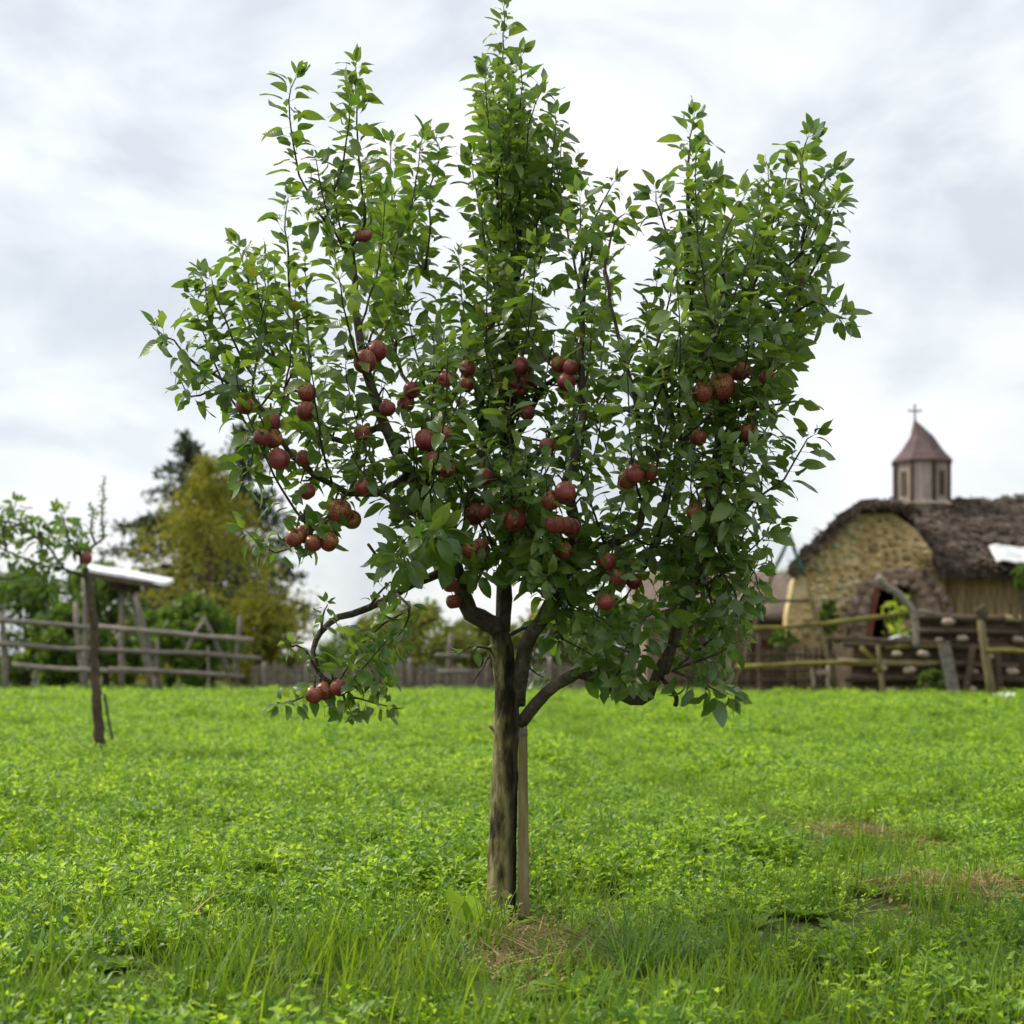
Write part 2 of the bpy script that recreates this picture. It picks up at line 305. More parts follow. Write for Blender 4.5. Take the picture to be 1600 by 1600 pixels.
mb = MB(); mb.add(V, [(j * nx + i, j * nx + i + 1, (j + 1) * nx + i + 1, (j + 1) * nx + i) for j in range(len(gy) - 1) for i in range(nx - 1)])
mb.build('ground', M_GROUND, smooth=True, kind='structure')
mb = MB(); hx = np.linspace(100, 900, 40)
V = []
for x in hx:
    t = max(0.0, (x - 108) / 200); h = 45 * (1 - math.exp(-t * 1.2)) + 37.2 * min(1, max(0, (x - 100) / 12)) ** 0.7 + noise.noise(Vector((x * 0.03, 1, 2))) * 1.0
    V += [(x, 330, 0), (x, 340, h), (x, 700, h * 1.05), (x, 710, 0)]
mb.add(V, [(i * 4 + k, (i + 1) * 4 + k, (i + 1) * 4 + k + 1, i * 4 + k + 1) for i in range(39) for k in range(3)] + [(3, 2, 1, 0), (156, 157, 158, 159)])
mb.build('hill', M_HILL, smooth=True, kind='structure')

# ------------------------------------------------------------------ leaves
def leaf_variant(seed, W=0.52, fold=0.35, droop=0.5, bite=False, wave=0.03):
    rng = np.random.default_rng(seed); rows, cols = 7, 5; V = []; UV = []
    for i in range(rows):
        t = i / (rows - 1); tt = t ** 0.9
        w = W * 0.5 * (max(1e-4, math.sin(math.pi * min(1, tt * 1.0)) ** 0.75) * (1 - 0.35 * t)) * 1.12
        if i == 0: w = 0.012
        if i == rows - 1: w = 0.006
        ang = -droop * t * 1.1; x = math.sin(droop * t * 1.1) / (droop * 1.1) if droop else t; z = -(1 - math.cos(droop * t * 1.1)) / (droop * 1.1) if droop else 0
        for j in range(cols):
            s = (j - 2) / 2; ww = w
            if abs(s) == 1 and 0 < i < rows - 1:
                ww *= 1 + rng.uniform(-0.10, 0.07)
                if bite and rng.random() < 0.35: ww *= rng.uniform(0.35, 0.7)
            y = s * ww; up = abs(y) * math.sin(fold) * (1 - 0.35 * abs(s)); yy = y * math.cos(fold)
            wz = wave * math.sin(6.5 * t + (1.5 if s > 0 else 0)) * abs(s)
            V.append((x + up * -math.sin(ang) * 0.0, yy, z + up + wz)); UV.append((t, 0.5 + s * 0.5 * (w / (W * 0.5))))
    Fs = [(i * cols + j, (i + 1) * cols + j, (i + 1) * cols + j + 1, i * cols + j + 1) for i in range(rows - 1) for j in range(cols - 1)]
    n = len(V); V += [(-0.34, -0.010, 0.03), (-0.34, 0.010, 0.03), (0.01, 0.012, 0.002), (0.01, -0.012, 0.002)]; UV += [(0, 0.5)] * 4
    Fs.append((n, n + 3, n + 2, n + 1))
    return np.array(V), Fs, np.array(UV)
LV = [leaf_variant(1, 0.55, 0.30, 0.55), leaf_variant(2, 0.50, 0.45, 0.85), leaf_variant(3, 0.60, 0.20, 0.35, wave=0.05), leaf_variant(4, 0.54, 0.5, 1.25), leaf_variant(5, 0.55, 0.35, 0.6, bite=True, wave=0.05), leaf_variant(6, 0.48, 0.75, 0.9), leaf_variant(7, 0.62, 0.25, -0.3, wave=0.05)]
LW = [0.22, 0.2, 0.16, 0.13, 0.14, 0.09, 0.06]
def leaf_mesh(i, mat, name='leaf'):
    V, Fs, UV = LV[i]; me = bpy.data.meshes.new(name); me.from_pydata(V.tolist(), [], Fs); me.shade_smooth()
    u = me.uv_layers.new(name='UVMap'); idx = np.zeros(len(me.loops), np.int32); me.loops.foreach_get('vertex_index', idx); u.data.foreach_set('uv', UV[idx].astype(np.float32).ravel())
    me.materials.append(mat); return me
def bake_leaves(leaves, name, mat, parent, **kw):
    Vs, Fs, UVs, Ts = [], [], [], []; n = 0
    for M, vi, tint in leaves:
        V, f, UV = LV[vi]; Vs.append(V @ M[:3, :3].T + M[:3, 3]); Fs.append(np.array(f) + n); UVs.append(UV); Ts += [tint] * len(f); n += len(V)
    V = np.concatenate(Vs); Fq = np.concatenate(Fs); UV = np.concatenate(UVs)
    me = bpy.data.meshes.new(name); me.vertices.add(len(V)); me.vertices.foreach_set('co', V.astype(np.float32).ravel())
    me.loops.add(Fq.size); me.loops.foreach_set('vertex_index', Fq.astype(np.int32).ravel())
    me.polygons.add(len(Fq)); me.polygons.foreach_set('loop_start', np.arange(0, Fq.size, 4, dtype=np.int32))
    me.update(calc_edges=True); me.shade_smooth()
    u = me.uv_layers.new(name='UVMap'); u.data.foreach_set('uv', UV[Fq.ravel()].astype(np.float32).ravel())
    a = me.attributes.new('tint', 'FLOAT', 'FACE'); a.data.foreach_set('value', np.asarray(Ts, np.float32))
    return put(name, me, mat, parent, **kw)
def leaf_matrix(p, axis_, up, size):
    x = unit(axis_); z = up - x * np.dot(up, x); z = unit(z); y = np.cross(z, x)
    M = np.eye(4); M[:3, 0] = x * size; M[:3, 1] = y * size; M[:3, 2] = z * size; M[:3, 3] = p + x * size * 0.34; return M
Z = np.array([0, 0, 1.0])
class Tree:
    def __init__(s): s.leaves = []; s.nodes = []; s.tubes = []
    def leaf(s, p, ax, up, size):
        s.leaves.append((leaf_matrix(p, ax, up, size), int(RNG.choice(len(LV), p=LW)), float(RNG.random())))
    def shoot(s, P, r0, r1, start=0.15, gap=0.030, size=0.078, droop=0.0, name='branch'):
        P = np.asarray(P); s.tubes.append((name, P, np.linspace(r0, r1, len(P))))
        d = np.concatenate([[0], np.cumsum(np.linalg.norm(np.diff(P, axis=0), axis=1))]); Ltot = d[-1]
        pos = max(0.02, start * Ltot); ang = RNG.uniform(0, 6.28)
        while pos < Ltot:
            i = min(len(P) - 2, np.searchsorted(d, pos) - 1); i = max(i, 0); T = unit(P[i + 1] - P[i]); p = P[i] + (P[i + 1] - P[i]) * ((pos - d[i]) / max(1e-6, d[i + 1] - d[i]))
            a = unit(np.cross(T, [0.3, 0.9, 0.2])); b = np.cross(T, a); rad = math.cos(ang) * a + math.sin(ang) * b
            fr = pos / Ltot; sz = size * RNG.uniform(0.6, 1.2) * (1.0 if fr < 0.85 else 1.0 - 0.35 * (fr - 0.85) / 0.15)
            ax = unit(rad * RNG.uniform(0.7, 1.0) + T * RNG.uniform(-0.1, 0.95) * (1 - droop) - Z * droop * RNG.uniform(0.3, 1.0) + RNG.normal(0, 0.16, 3))
            up = unit(T * 0.6 + Z * 0.5 + RNG.normal(0, 0.48, 3))
            s.leaf(p, ax, up, sz)
            ang += 2.4 + RNG.normal(0, 0.25); pos += gap * (1 - 0.38 * fr) * RNG.uniform(0.65, 1.35)
        for k in range(5):                                # the tip
            T = unit(P[-1] - P[-3]); s.leaf(P[-1], unit(T + RNG.normal(0, 0.5, 3)), unit(RNG.normal(0, 1, 3) + Z * 0.4), size * RNG.uniform(0.5, 0.85))
    def spur(s, p, T, n=6, size=0.075, droop=0.2):
        a = unit(np.cross(T, RNG.normal(0, 1, 3))); q = p + unit(a + Z * 0.4) * RNG.uniform(0.02, 0.13)
        s.tubes.append(('spur', np.array([p, (p + q) / 2 + RNG.normal(0, 0.004, 3), q]), np.array([0.004, 0.0035, 0.003])))
        for k in range(n):
            ph = 6.28 * k / n + RNG.uniform(-0.4, 0.4)
            ax = unit(np.array([math.cos(ph), math.sin(ph), 0]) + a * 0.5 + Z * RNG.uniform(-droop - 0.25, 0.45))
            s.leaf(q, ax, unit(Z + RNG.normal(0, 0.4, 3)), size * RNG.uniform(0.65, 1.2))
def path(pts, d0, d1, D0=TREE_Y, step=0.04, jit=0.0):     # pixel polyline with a depth offset running from d0 to d1 -> smooth 3-D path
    n = len(pts); P = [at(x, y, D0 + d0 + (d1 - d0) * (i / max(1, n - 1))) for i, (x, y) in enumerate(pts)]
    Q = catmull(P, step)
    if jit: Q[1:-1] += RNG.normal(0, jit, Q[1:-1].shape)
    return Q

# ------------------------------------------------------------------ the apple tree
T = Tree()
LIMBS = [  # points, depth start, depth end, radius start, radius end
    ([(781, 985), (764, 972), (738, 958), (722, 928), (711, 880), (672, 790), (636, 735), (598, 660), (578, 600), (560, 520), (553, 440), (549, 385)], 0.0, -0.22, 0.030, 0.008),
    ([(784, 985), (786, 935), (796, 860), (798, 770), (794, 700), (797, 620), (802, 540), (806, 480), (810, 400), (811, 330), (809, 270)], 0.0, 0.10, 0.026, 0.006),
    ([(808, 1100), (812, 1060), (822, 1008), (845, 968), (872, 925), (898, 850), (893, 790), (884, 750), (907, 695), (908, 600), (909, 520), (911, 425)], 0.02, -0.28, 0.026, 0.005),
    ([(812, 1133), (838, 1098), (868, 1068), (905, 1052), (948, 1070), (988, 1094), (1014, 1086), (1028, 1055), (1044, 1012), (1074, 938), (1097, 868), (1108, 780), (1120, 700), (1128, 620), (1130, 545), (1131, 437)], 0.0, -0.34, 0.020, 0.006),
    ([(866, 945), (920, 905), (985, 890), (1018, 865), (1036, 800), (1058, 720), (1085, 640), (1097, 555), (1078, 475), (1072, 425), (1079, 362), (1075, 300)], -0.02, 0.05, 0.018, 0.006),
    ([(797, 845), (772, 760), (752, 660), (758, 560), (774, 478), (782, 410), (776, 330), (776, 270)], 0.03, 0.22, 0.015, 0.006),
    ([(796, 700), (822, 662), (845, 610), (868, 590), (900, 560)], 0.05, 0.0, 0.011, 0.005),
    ([(640, 742), (590, 772), (545, 768), (494, 744), (455, 713), (432, 679), (393, 620), (350, 592), (317, 578)], -0.12, -0.35, 0.011, 0.004),
    ([(600, 662), (540, 690), (502, 668), (484, 600), (477, 560), (460, 500), (452, 450)], -0.1, 0.25, 0.010, 0.004),
    ([(1040, 1050), (1053, 1012), (1078, 925), (1103, 844), (1108, 770), (1075, 710), (1057, 672), (1042, 620), (1034, 598), (1027, 560)], -0.16, -0.5, 0.012, 0.004),
    ([(1105, 800), (1135, 740), (1165, 680), (1190, 600), (1217, 545), (1243, 487), (1252, 450), (1254, 375), (1262, 330)], -0.18, -0.05, 0.012, 0.005),
    ([(900, 850), (945, 852), (985, 838), (1010, 790), (1000, 700), (985, 600), (960, 500), (945, 420)], -0.15, -0.5, 0.012, 0.004),
    ([(712, 890), (665, 905), (620, 928), (575, 950), (530, 966), (502, 988), (490, 1020), (497, 1050), (520, 1068)], -0.05, -0.3, 0.014, 0.006),
    ([(780, 1000), (800, 990), (840, 975), (900, 985), (960, 1010), (1010, 1030)], 0.05, 0.35, 0.008, 0.004),
    ([(798, 780), (760, 720), (700, 660), (640, 600), (615, 540), (600, 470)], 0.05, 0.5, 0.012, 0.004),
    ([(800, 760), (850, 700), (930, 660), (1010, 620), (1060, 540)], 0.05, 0.55, 0.012, 0.004),
]
limb_nodes = []
for pts, d0, d1, r0, r1 in LIMBS:
    P = path(pts, d0, d1, jit=0.0025); T.tubes.append(('limb', P, np.linspace(r0, r1, len(P))))
    limb_nodes.append(P)
SHOOTS = [  # points, depth start, depth end, leaf size
    ([(549, 385), (571, 347), (564, 297), (559, 219), (556, 147), (556, 105)], -0.22, -0.2, 0.082),
    ([(548, 400), (519, 356), (494, 328), (469, 275), (456, 219), (451, 156), (462, 122)], -0.2, -0.3, 0.08),
    ([(592, 500), (610, 430), (625, 375), (640, 328), (650, 281), (660, 215)], 0.1, 0.15, 0.08),
    ([(665, 420), (672, 350), (673, 290), (690, 240), (672, 212)], 0.3, 0.3, 0.075),
    ([(776, 270), (780, 175), (783, 140), (786, 94), (787, 12)], 0.2, 0.18, 0.078),
    ([(790, 380), (780, 344), (772, 266), (762, 203), (758, 125)], -0.05, -0.1, 0.085),
    ([(809, 400), (809, 330), (825, 219), (831, 181), (845, 145)], 0.0, -0.15, 0.085),
    ([(809, 270), (812, 230), (800, 190), (803, 110)], 0.1, 0.1, 0.08),
    ([(840, 420), (862, 340), (880, 290), (898, 262)], 0.1, 0.1, 0.07),
    ([(911, 425), (918, 370), (940, 320), (957, 288)], -0.28, -0.3, 0.07),
    ([(909, 480), (895, 400), (880, 330), (868, 250)], -0.2, -0.1, 0.08),
    ([(945, 430), (950, 390), (960, 350), (975, 335)], -0.45, -0.4, 0.075),
    ([(1075, 300), (1076, 250), (1078, 215), (1084, 185)], 0.05, 0.05, 0.088),
    ([(1078, 430), (1050, 380), (1030, 330), (1025, 300)], 0.0, -0.1, 0.085),
    ([(1076, 400), (1100, 350), (1115, 300), (1120, 280)], 0.05, 0.15, 0.082),
    ([(1262, 330), (1250, 290), (1253, 245), (1262, 215)], -0.05, -0.05, 0.085),
    ([(1254, 390), (1272, 325), (1285, 285), (1300, 270)], -0.05, -0.15, 0.085),
    ([(1243, 487), (1215, 400), (1205, 330), (1200, 265)], -0.05, 0.05, 0.08),
    ([(1180, 560), (1172, 475), (1176, 400), (1185, 345)], -0.1, -0.2, 0.085),
    ([(1252, 450), (1280, 400), (1290, 350), (1305, 320)], 0.0, -0.2, 0.088),
    ([(1245, 487), (1275, 470), (1297, 490), (1320, 498)], -0.05, -0.35, 0.075),
    ([(1131, 437), (1128, 380), (1150, 330), (1162, 310)], -0.34, -0.3, 0.085),
    ([(1120, 700), (1152, 635), (1165, 560), (1170, 500)], -0.3, -0.55, 0.09),
    ([(1140, 830), (1180, 780), (1225, 750), (1255, 697), (1268, 682)], -0.2, -0.3, 0.085),
    ([(1110, 780), (1150, 720), (1190, 680), (1215, 640)], -0.3, -0.4, 0.08),
    ([(1078, 925), (1140, 890), (1180, 850), (1215, 820)], -0.25, -0.4, 0.08),
    ([(1060, 1040), (1110, 1000), (1150, 950), (1175, 900), (1200, 850)], -0.2, -0.1, 0.072),
    ([(1053, 1046), (1100, 1030), (1140, 1010), (1160, 1000)], -0.2, -0.3, 0.07),
    ([(1050, 1048), (1090, 1063), (1110, 1075), (1140, 1085)], -0.2, -0.35, 0.082),
    ([(1035, 1060), (1060, 1000), (1100, 960), (1130, 930)], -0.16, 0.1, 0.07),
    ([(317, 578), (290, 555), (272, 533), (245, 515)], -0.35, -0.45, 0.08),
    ([(360, 600), (342, 541), (328, 490), (320, 443), (315, 428)], -0.3, -0.2, 0.078),
    ([(430, 560), (400, 480), (385, 430), (372, 385)], -0.1, 0.0, 0.076),
    ([(393, 620), (400, 560), (410, 500), (420, 440)], -0.3, -0.25, 0.075),
    ([(452, 450), (450, 400), (445, 360), (450, 310)], 0.25, 0.2, 0.075),
    ([(360, 600), (330, 610), (300, 620), (285, 600)], -0.3, -0.45, 0.08),
    ([(430, 680), (405, 690), (392, 720), (388, 750)], -0.3, -0.4, 0.085),
    ([(520, 800), (470, 840), (430, 865), (385, 830)], -0.25, -0.35, 0.075),
    ([(545, 768), (520, 800), (500, 830), (480, 850)], -0.2, -0.3, 0.085),
    ([(575, 850), (600, 875), (625, 850), (650, 830)], -0.3, -0.2, 0.06),
    ([(672, 790), (650, 830), (630, 860), (625, 880)], -0.15, -0.55, 0.095),
    ([(711, 880), (705, 850), (690, 830), (664, 835)], -0.1, -0.6, 0.095),
    ([(497, 1050), (475, 1015), (455, 1010), (450, 1003)], -0.3, -0.4, 0.05),
    ([(502, 990), (505, 960), (512, 945)], -0.3, -0.35, 0.05),
    ([(520, 1068), (545, 1083), (565, 1092), (605, 1103)], -0.3, -0.3, 0.068),
    ([(525, 1070), (545, 1040), (565, 1005), (575, 985)], -0.3, -0.15, 0.075),
    ([(520, 1068), (550, 1060), (580, 1030), (605, 1000)], -0.3, -0.4, 0.075),
    ([(515, 1066), (490, 1080), (460, 1095), (440, 1100)], -0.3, -0.4, 0.07),
    ([(620, 928), (640, 950), (630, 985), (605, 1010)], -0.15, -0.3, 0.065),
    ([(575, 950), (590, 930), (610, 910), (640, 915)], -0.25, -0.3, 0.06),
    ([(905, 1052), (930, 1040), (970, 1060), (1000, 1070)], -0.05, -0.3, 0.075),
    ([(948, 1070), (975, 1040), (1000, 1000), (1010, 960)], -0.1, -0.4, 0.08),
    ([(870, 930), (900, 950), (930, 960), (960, 985)], -0.05, -0.35, 0.085),
    ([(840, 975), (880, 1000), (920, 1020), (940, 1045)], 0.05, -0.2, 0.08),
    ([(560, 1010), (570, 1035), (585, 1055), (598, 1070)], -0.25, -0.35, 0.07),
    ([(535, 1080), (540, 1098), (548, 1112)], -0.3, -0.35, 0.07),
    ([(500, 1060), (503, 1085), (512, 1100)], -0.28, -0.25, 0.065),
    ([(640, 950), (600, 975), (570, 1000), (550, 1030)], -0.15, -0.2, 0.065),
    ([(893, 800), (930, 830), (960, 850), (985, 880)], -0.15, -0.35, 0.075),
    ([(866, 945), (890, 900), (930, 880), (960, 900)], -0.05, -0.35, 0.08),
    ([(905, 850), (880, 870), (862, 890), (850, 905)], -0.1, -0.4, 0.075),
    ([(1018, 865), (1000, 900), (980, 930), (960, 950)], -0.02, -0.2, 0.075),
    ([(1036, 800), (1060, 840), (1065, 880), (1050, 920)], 0.0, -0.3, 0.08),
    ([(800, 860), (780, 870), (760, 885), (740, 890)], -0.02, -0.25, 0.08),
    ([(798, 800), (830, 830), (855, 850)], 0.0, -0.35, 0.085),
    ([(797, 830), (815, 860), (828, 880), (834, 900)], 0.0, -0.3, 0.075),
    ([(1097, 868), (1130, 900), (1150, 930), (1150, 960)], -0.3, -0.3, 0.075),
    ([(1074, 938), (1050, 950), (1020, 960), (1000, 970)], -0.25, -0.45, 0.075),
    ([(1100, 820), (1150, 860), (1180, 900), (1190, 940)], -0.3, -0.15, 0.075),
    ([(1090, 880), (1120, 960), (1130, 1000), (1125, 1040)], -0.25, -0.1, 0.07),
    ([(740, 800), (755, 830), (775, 860)], 0.05, -0.2, 0.08),
    ([(945, 852), (950, 890), (935, 930), (925, 960)], -0.2, -0.1, 0.075),
    ([(985, 838), (1010, 850), (1040, 850), (1060, 860)], -0.25, -0.1, 0.075),
    ([(770, 1015), (745, 1010), (725, 1015)], 0.0, -0.1, 0.06),
    ([(820, 1010), (830, 1045), (850, 1058)], 0.0, 0.02, 0.045),
]
shoot_nodes = []
for pts, d0, d1, sz in SHOOTS:
    P = path(pts, d0, d1, jit=0.002)
    low = pts[-1][1] > 820
    T.shoot(P, 0.0045, 0.0014, start=0.08, gap=0.0105 if pts[-1][1] < 500 else 0.0115, size=sz * 0.89, droop=0.45 if low else 0.0); shoot_nodes.append(P)
# the dead twig under the fork
dead = path([(770, 1012), (757, 1038), (739, 1066)], 0, -0.12); T.tubes.append(('dead_twig', dead, np.linspace(0.004, 0.0025, len(dead))))
stub = path([(1030, 1056), (1046, 1074), (1057, 1090), (1055, 1103)], -0.13, -0.16); T.tubes.append(('cut_stub', stub, np.array([0.007] * len(stub))))
SIL = [(260, 520), (312, 440), (370, 395), (440, 320), (435, 200), (465, 150), (500, 250), (535, 150), (560, 115), (590, 200), (640, 245), (675, 235), (715, 290), (735, 160), (765, 80), (790, 40), (820, 90), (835, 160), (875, 165), (890, 280), (950, 310), (960, 380), (985, 440), (1015, 350), (1045, 220), (1090, 210), (1125, 300), (1180, 310), (1255, 240), (1300, 310), (1285, 400), (1280, 470), (1240, 560), (1200, 640), (1215, 700), (1215, 800), (1195, 900), (1160, 1000), (1130, 1065), (1000, 1060), (900, 1040), (860, 1000), (830, 930), (760, 925), (700, 930), (640, 880), (600, 840), (560, 810), (500, 830), (420, 860), (400, 820), (420, 740), (370, 660), (290, 590)]
def halfdepth(px): return 0.85 * math.sqrt(max(0.02, 1 - ((px - 790) / 560) ** 2))
made = 0; tries = 0; extra = []
cand = [P[i] for P in limb_nodes for i in range(int(len(P) * 0.3), len(P))] + [P[i] for P in shoot_nodes for i in range(0, max(1, len(P) // 2))]
while made < 165 and tries < 24000:
    tries += 1
    p0 = cand[RNG.integers(len(cand))]; px, py = proj(p0)
    if not inside(px, py, SIL) or py > 1000: continue
    ln = RNG.uniform(0.22, 0.62); out_ = np.array([p0[0] * 0.45, (p0[1] - TREE_Y) * 0.5, 0]) + np.array([RNG.normal(0, 0.28), RNG.normal(0, 0.55), 0])
    d0 = unit(out_ * 1.1 + Z * RNG.uniform(0.15, 0.8)); d1 = unit(out_ * 0.35 + Z * 1.0); q = p0.copy(); P = [q.copy()]; n = max(5, int(ln / 0.04)); ok = True
    for k in range(n):
        q = q + unit(d0 * (1 - k / n) + d1 * (k / n) + RNG.normal(0, 0.06, 3)) * ln / n; P.append(q.copy())
        x, y = proj(q)
        if not inside(x, y, SIL) or abs(q[1] - TREE_Y) > halfdepth(x) or (982 < x < 1018 and y < 475): ok = False; break
    if not ok: continue
    tip = proj(P[-1])
    if any((tip[0] - a) ** 2 + (tip[1] - b) ** 2 < 16 ** 2 for a, b in extra): continue
    extra.append(tip); made += 1
    T.shoot(np.array(P), 0.0042, 0.0014, start=0.05, gap=0.0135, size=0.067, droop=0.15 if py > 650 else 0.0); shoot_nodes.append(np.array(P))
for P in limb_nodes:                                      # leaf rosettes on the old wood
    for i in range(int(len(P) * 0.12), len(P), 2):
        px, py = proj(P[i])
        if inside(px, py, SIL) and RNG.random() < (0.8 if py > 620 else 0.5):
          for _k in range(1): T.spur(P[i], unit(P[min(i + 1, len(P) - 1)] - P[i - 1]), n=int(RNG.integers(5, 9)), size=0.062)
allnodes = np.concatenate(limb_nodes + shoot_nodes); node_px = np.array([proj(p) for p in allnodes])

# ---- apples: position in the photograph, radius there, label
APPLES = [
    (568, 368, 15, 'withered brownish apple alone high among the upper left leaves'),
    (570, 566, 18, 'whole red apple at front of the pair beside the long upper left limb'),
    (589, 549, 16, 'apple partly hidden behind the front apple on the long upper left limb'),
    (480, 614, 15, 'upper apple of the two hanging one above the other at far left', ),
    (478, 643, 15, 'lower apple of the two hanging one above the other at far left'),
    (643, 610, 13, 'top apple of the small group right of the long left limb'),
    (634, 631, 12, 'lower middle apple of the small group right of the long left limb'),
    (605, 638, 10, 'half hidden apple touching the long left limb on its right'),
    (382, 634, 11, 'leftmost apple of the whole tree, mostly covered by leaves'),
    (424, 661, 15, 'top apple of the string along the low left bough'),
    (426, 686, 15, 'speckled apple in the middle of the string along the left bough'),
    (409, 683, 12, 'shaded apple tucked behind the middle of the left string'),
    (436, 718, 17, 'large speckled apple at the bottom of the left string'),
    (475, 716, 13, 'apple right of the large speckled bottom apple on left bough'),
    (565, 677, 13, 'leaf covered apple in the gap left of the long limb'),
    (480, 768, 13, 'single apple under broad leaves below the left bough'),
    (531, 800, 19, 'large front apple of the pair above the sky gap'),
    (550, 812, 15, 'right apple of the pair above the sky gap'),
    (460, 841, 14, 'left apple of the tight low cluster of three at lower left'),
    (474, 835, 15, 'top middle apple of the tight low cluster at lower left'),
    (490, 849, 13, 'right apple of the tight low cluster at lower left'),
    (514, 847, 10, 'small apple between leaves just right of the low left cluster'),
    (566, 762, 10, 'barely visible apple above the big pair over the sky gap'),
    (664, 688, 16, 'plain red apple left of centre beside a smaller one'),
    (694, 679, 12, 'smaller apple right of the plain red one left of centre'),
    (676, 719, 9, 'tiny red glimpse of an apple between leaves left of centre'),
    (698, 734, 12, 'dark apple below the tiny red glimpse left of centre'),
    (757, 745, 11, 'apple close to the middle stem above the big centre apple'),
    (741, 804, 17, 'round speckled apple left of the one with a leaf on it'),
    (758, 801, 13, 'apple squeezed behind the round speckled centre left apple'),
    (804, 811, 20, 'big centre apple with a green leaf lying over its top'),
    (734, 859, 12, 'red apple right of the big pale front leaves'),
    (751, 853, 9, 'small hidden apple right of the big pale front leaves'),
    (704, 914, 10, 'upper shaded apple left of the trunk fork'),
    (709, 940, 11, 'lower shaded apple left of the trunk fork'),
    (490, 1086, 14, 'left apple of the three on the drooping lower branch'),
    (507, 1080, 13, 'middle apple of the three on the drooping lower branch'),
    (530, 1075, 12, 'right apple of the three on the drooping lower branch'),
    (730, 576, 12, 'brown topped apple alone left of the middle stem'),
    (697, 592, 10, 'leftmost apple of the loose group left of the middle stem'),
    (728, 601, 10, 'leaf covered apple under the brown topped one'),
    (814, 572, 14, 'upper brown apple of the stack against the middle stem'),
    (812, 605, 15, 'lower apple of the stack against the middle stem, eye facing out'),
    (828, 597, 10, 'red apple peeping out behind the stacked pair'),
    (786, 606, 8, 'small red glimpse left of the stacked pair'),
    (824, 645, 9, 'apple under the stacked pair near a forking branch'),
    (874, 570, 13, 'upper apple of the trio right of the stacked pair'),
    (892, 574, 10, 'rear apple of the trio right of the stacked pair'),
    (885, 597, 13, 'lower apple of the trio right of the stacked pair'),
    (883, 770, 17, 'clear round apple hanging at the end of a bare twig'),
    (861, 782, 11, 'dark apple left of the clear round one on bare twig'),
    (992, 740, 15, 'front apple of the shaded cluster right of centre'),
    (980, 750, 12, 'left apple of the shaded cluster right of centre'),
    (1014, 738, 10, 'right apple of the shaded cluster right of centre'),
    (855, 698, 9, 'dull apple in deep shade above the bare twig apple'),
    (1128, 605, 21, 'largest dark red apple in the right part of the crown'),
    (1097, 614, 16, 'speckled apple left of the largest dark red one'),
    (1157, 581, 15, 'apple half under leaves above the largest dark red one'),
    (1199, 592, 13, 'rightmost apple of the whole tree below a broad leaf'),
    (1170, 674, 14, 'apple at the right edge with a pale leaf before it'),
    (1091, 684, 10, 'dark red glimpse under a bright curled leaf'),
    (1086, 800, 9, 'small apple deep in the right lower leaves'),
    (867, 818, 16, 'left apple of the three in a row right of the leafy centre apple'),
    (881, 821, 12, 'middle apple of the three in a row right of the leafy centre apple'),
    (892, 825, 12, 'right apple of the three in a row right of the leafy centre apple'),
    (881, 861, 12, 'apple on its own below the row of three'),
    (948, 878, 14, 'upper apple of the two left of the right hand limb'),
    (964, 903, 14, 'lower apple of the two left of the right hand limb'),
    (991, 909, 10, 'shadowed apple right of the lower pair by the right limb'),
    (947, 941, 9, 'lowest apple in the right half, nearly lost in leaves'),
]
def apple_mesh():
    mb = MB(); prof = [(0.0, 0.70), (0.16, 0.74), (0.36, 0.90), (0.62, 0.90), (0.86, 0.66), (0.99, 0.25), (1.0, -0.10), (0.92, -0.45), (0.72, -0.74), (0.46, -0.90), (0.24, -0.90), (0.10, -0.80), (0.0, -0.76)]
    n = 18; V = []
    for r_, z in prof[1:-1]:
        for k in range(n):
            a = 2 * math.pi * k / n; w = 1 + 0.025 * math.cos(5 * a) * (1 - z) / 2
            V.append((r_ * w * math.cos(a), r_ * w * math.sin(a), z))
    m = len(prof) - 2; V += [(0, 0, prof[0][1]), (0, 0, prof[-1][1])]
    Fs = [(i * n + k, (i + 1) * n + k, (i + 1) * n + (k + 1) % n, i * n + (k + 1) % n) for i in range(m - 1) for k in range(n)]
    Fs += [(m * n, k, (k + 1) % n) for k in range(n)] + [(m * n + 1, (m - 1) * n + (k + 1) % n, (m - 1) * n + k) for k in range(n)]
    mb.add(np.array(V) * 0.035, Fs); return mb.mesh('apple', True)
AME = apple_mesh(); AME.materials.append(M_APPLE)
mb = MB(); mb.tube([(0, 0, 0.024), (0.002, 0, 0.034), (0.006, 0.001, 0.046)], [0.0016, 0.0014, 0.0018], 6); STEM = mb.mesh('stem', True); STEM.materials.append(M_BARK)
mb = MB()
for k in range(5):
    a = 2 * math.pi * k / 5; c, s_ = math.cos(a), math.sin(a)
    mb.add([(0.001 * -s_, 0.001 * c, -0.0262), (0.001 * s_, -0.001 * c, -0.0262), (0.006 * c, 0.006 * s_, -0.0335)], [(0, 1, 2)])
CALYX = mb.mesh('calyx'); CALYX.materials.append(M_HOLE)
apples = []; CAMP = np.array([0, 0, CAMH])
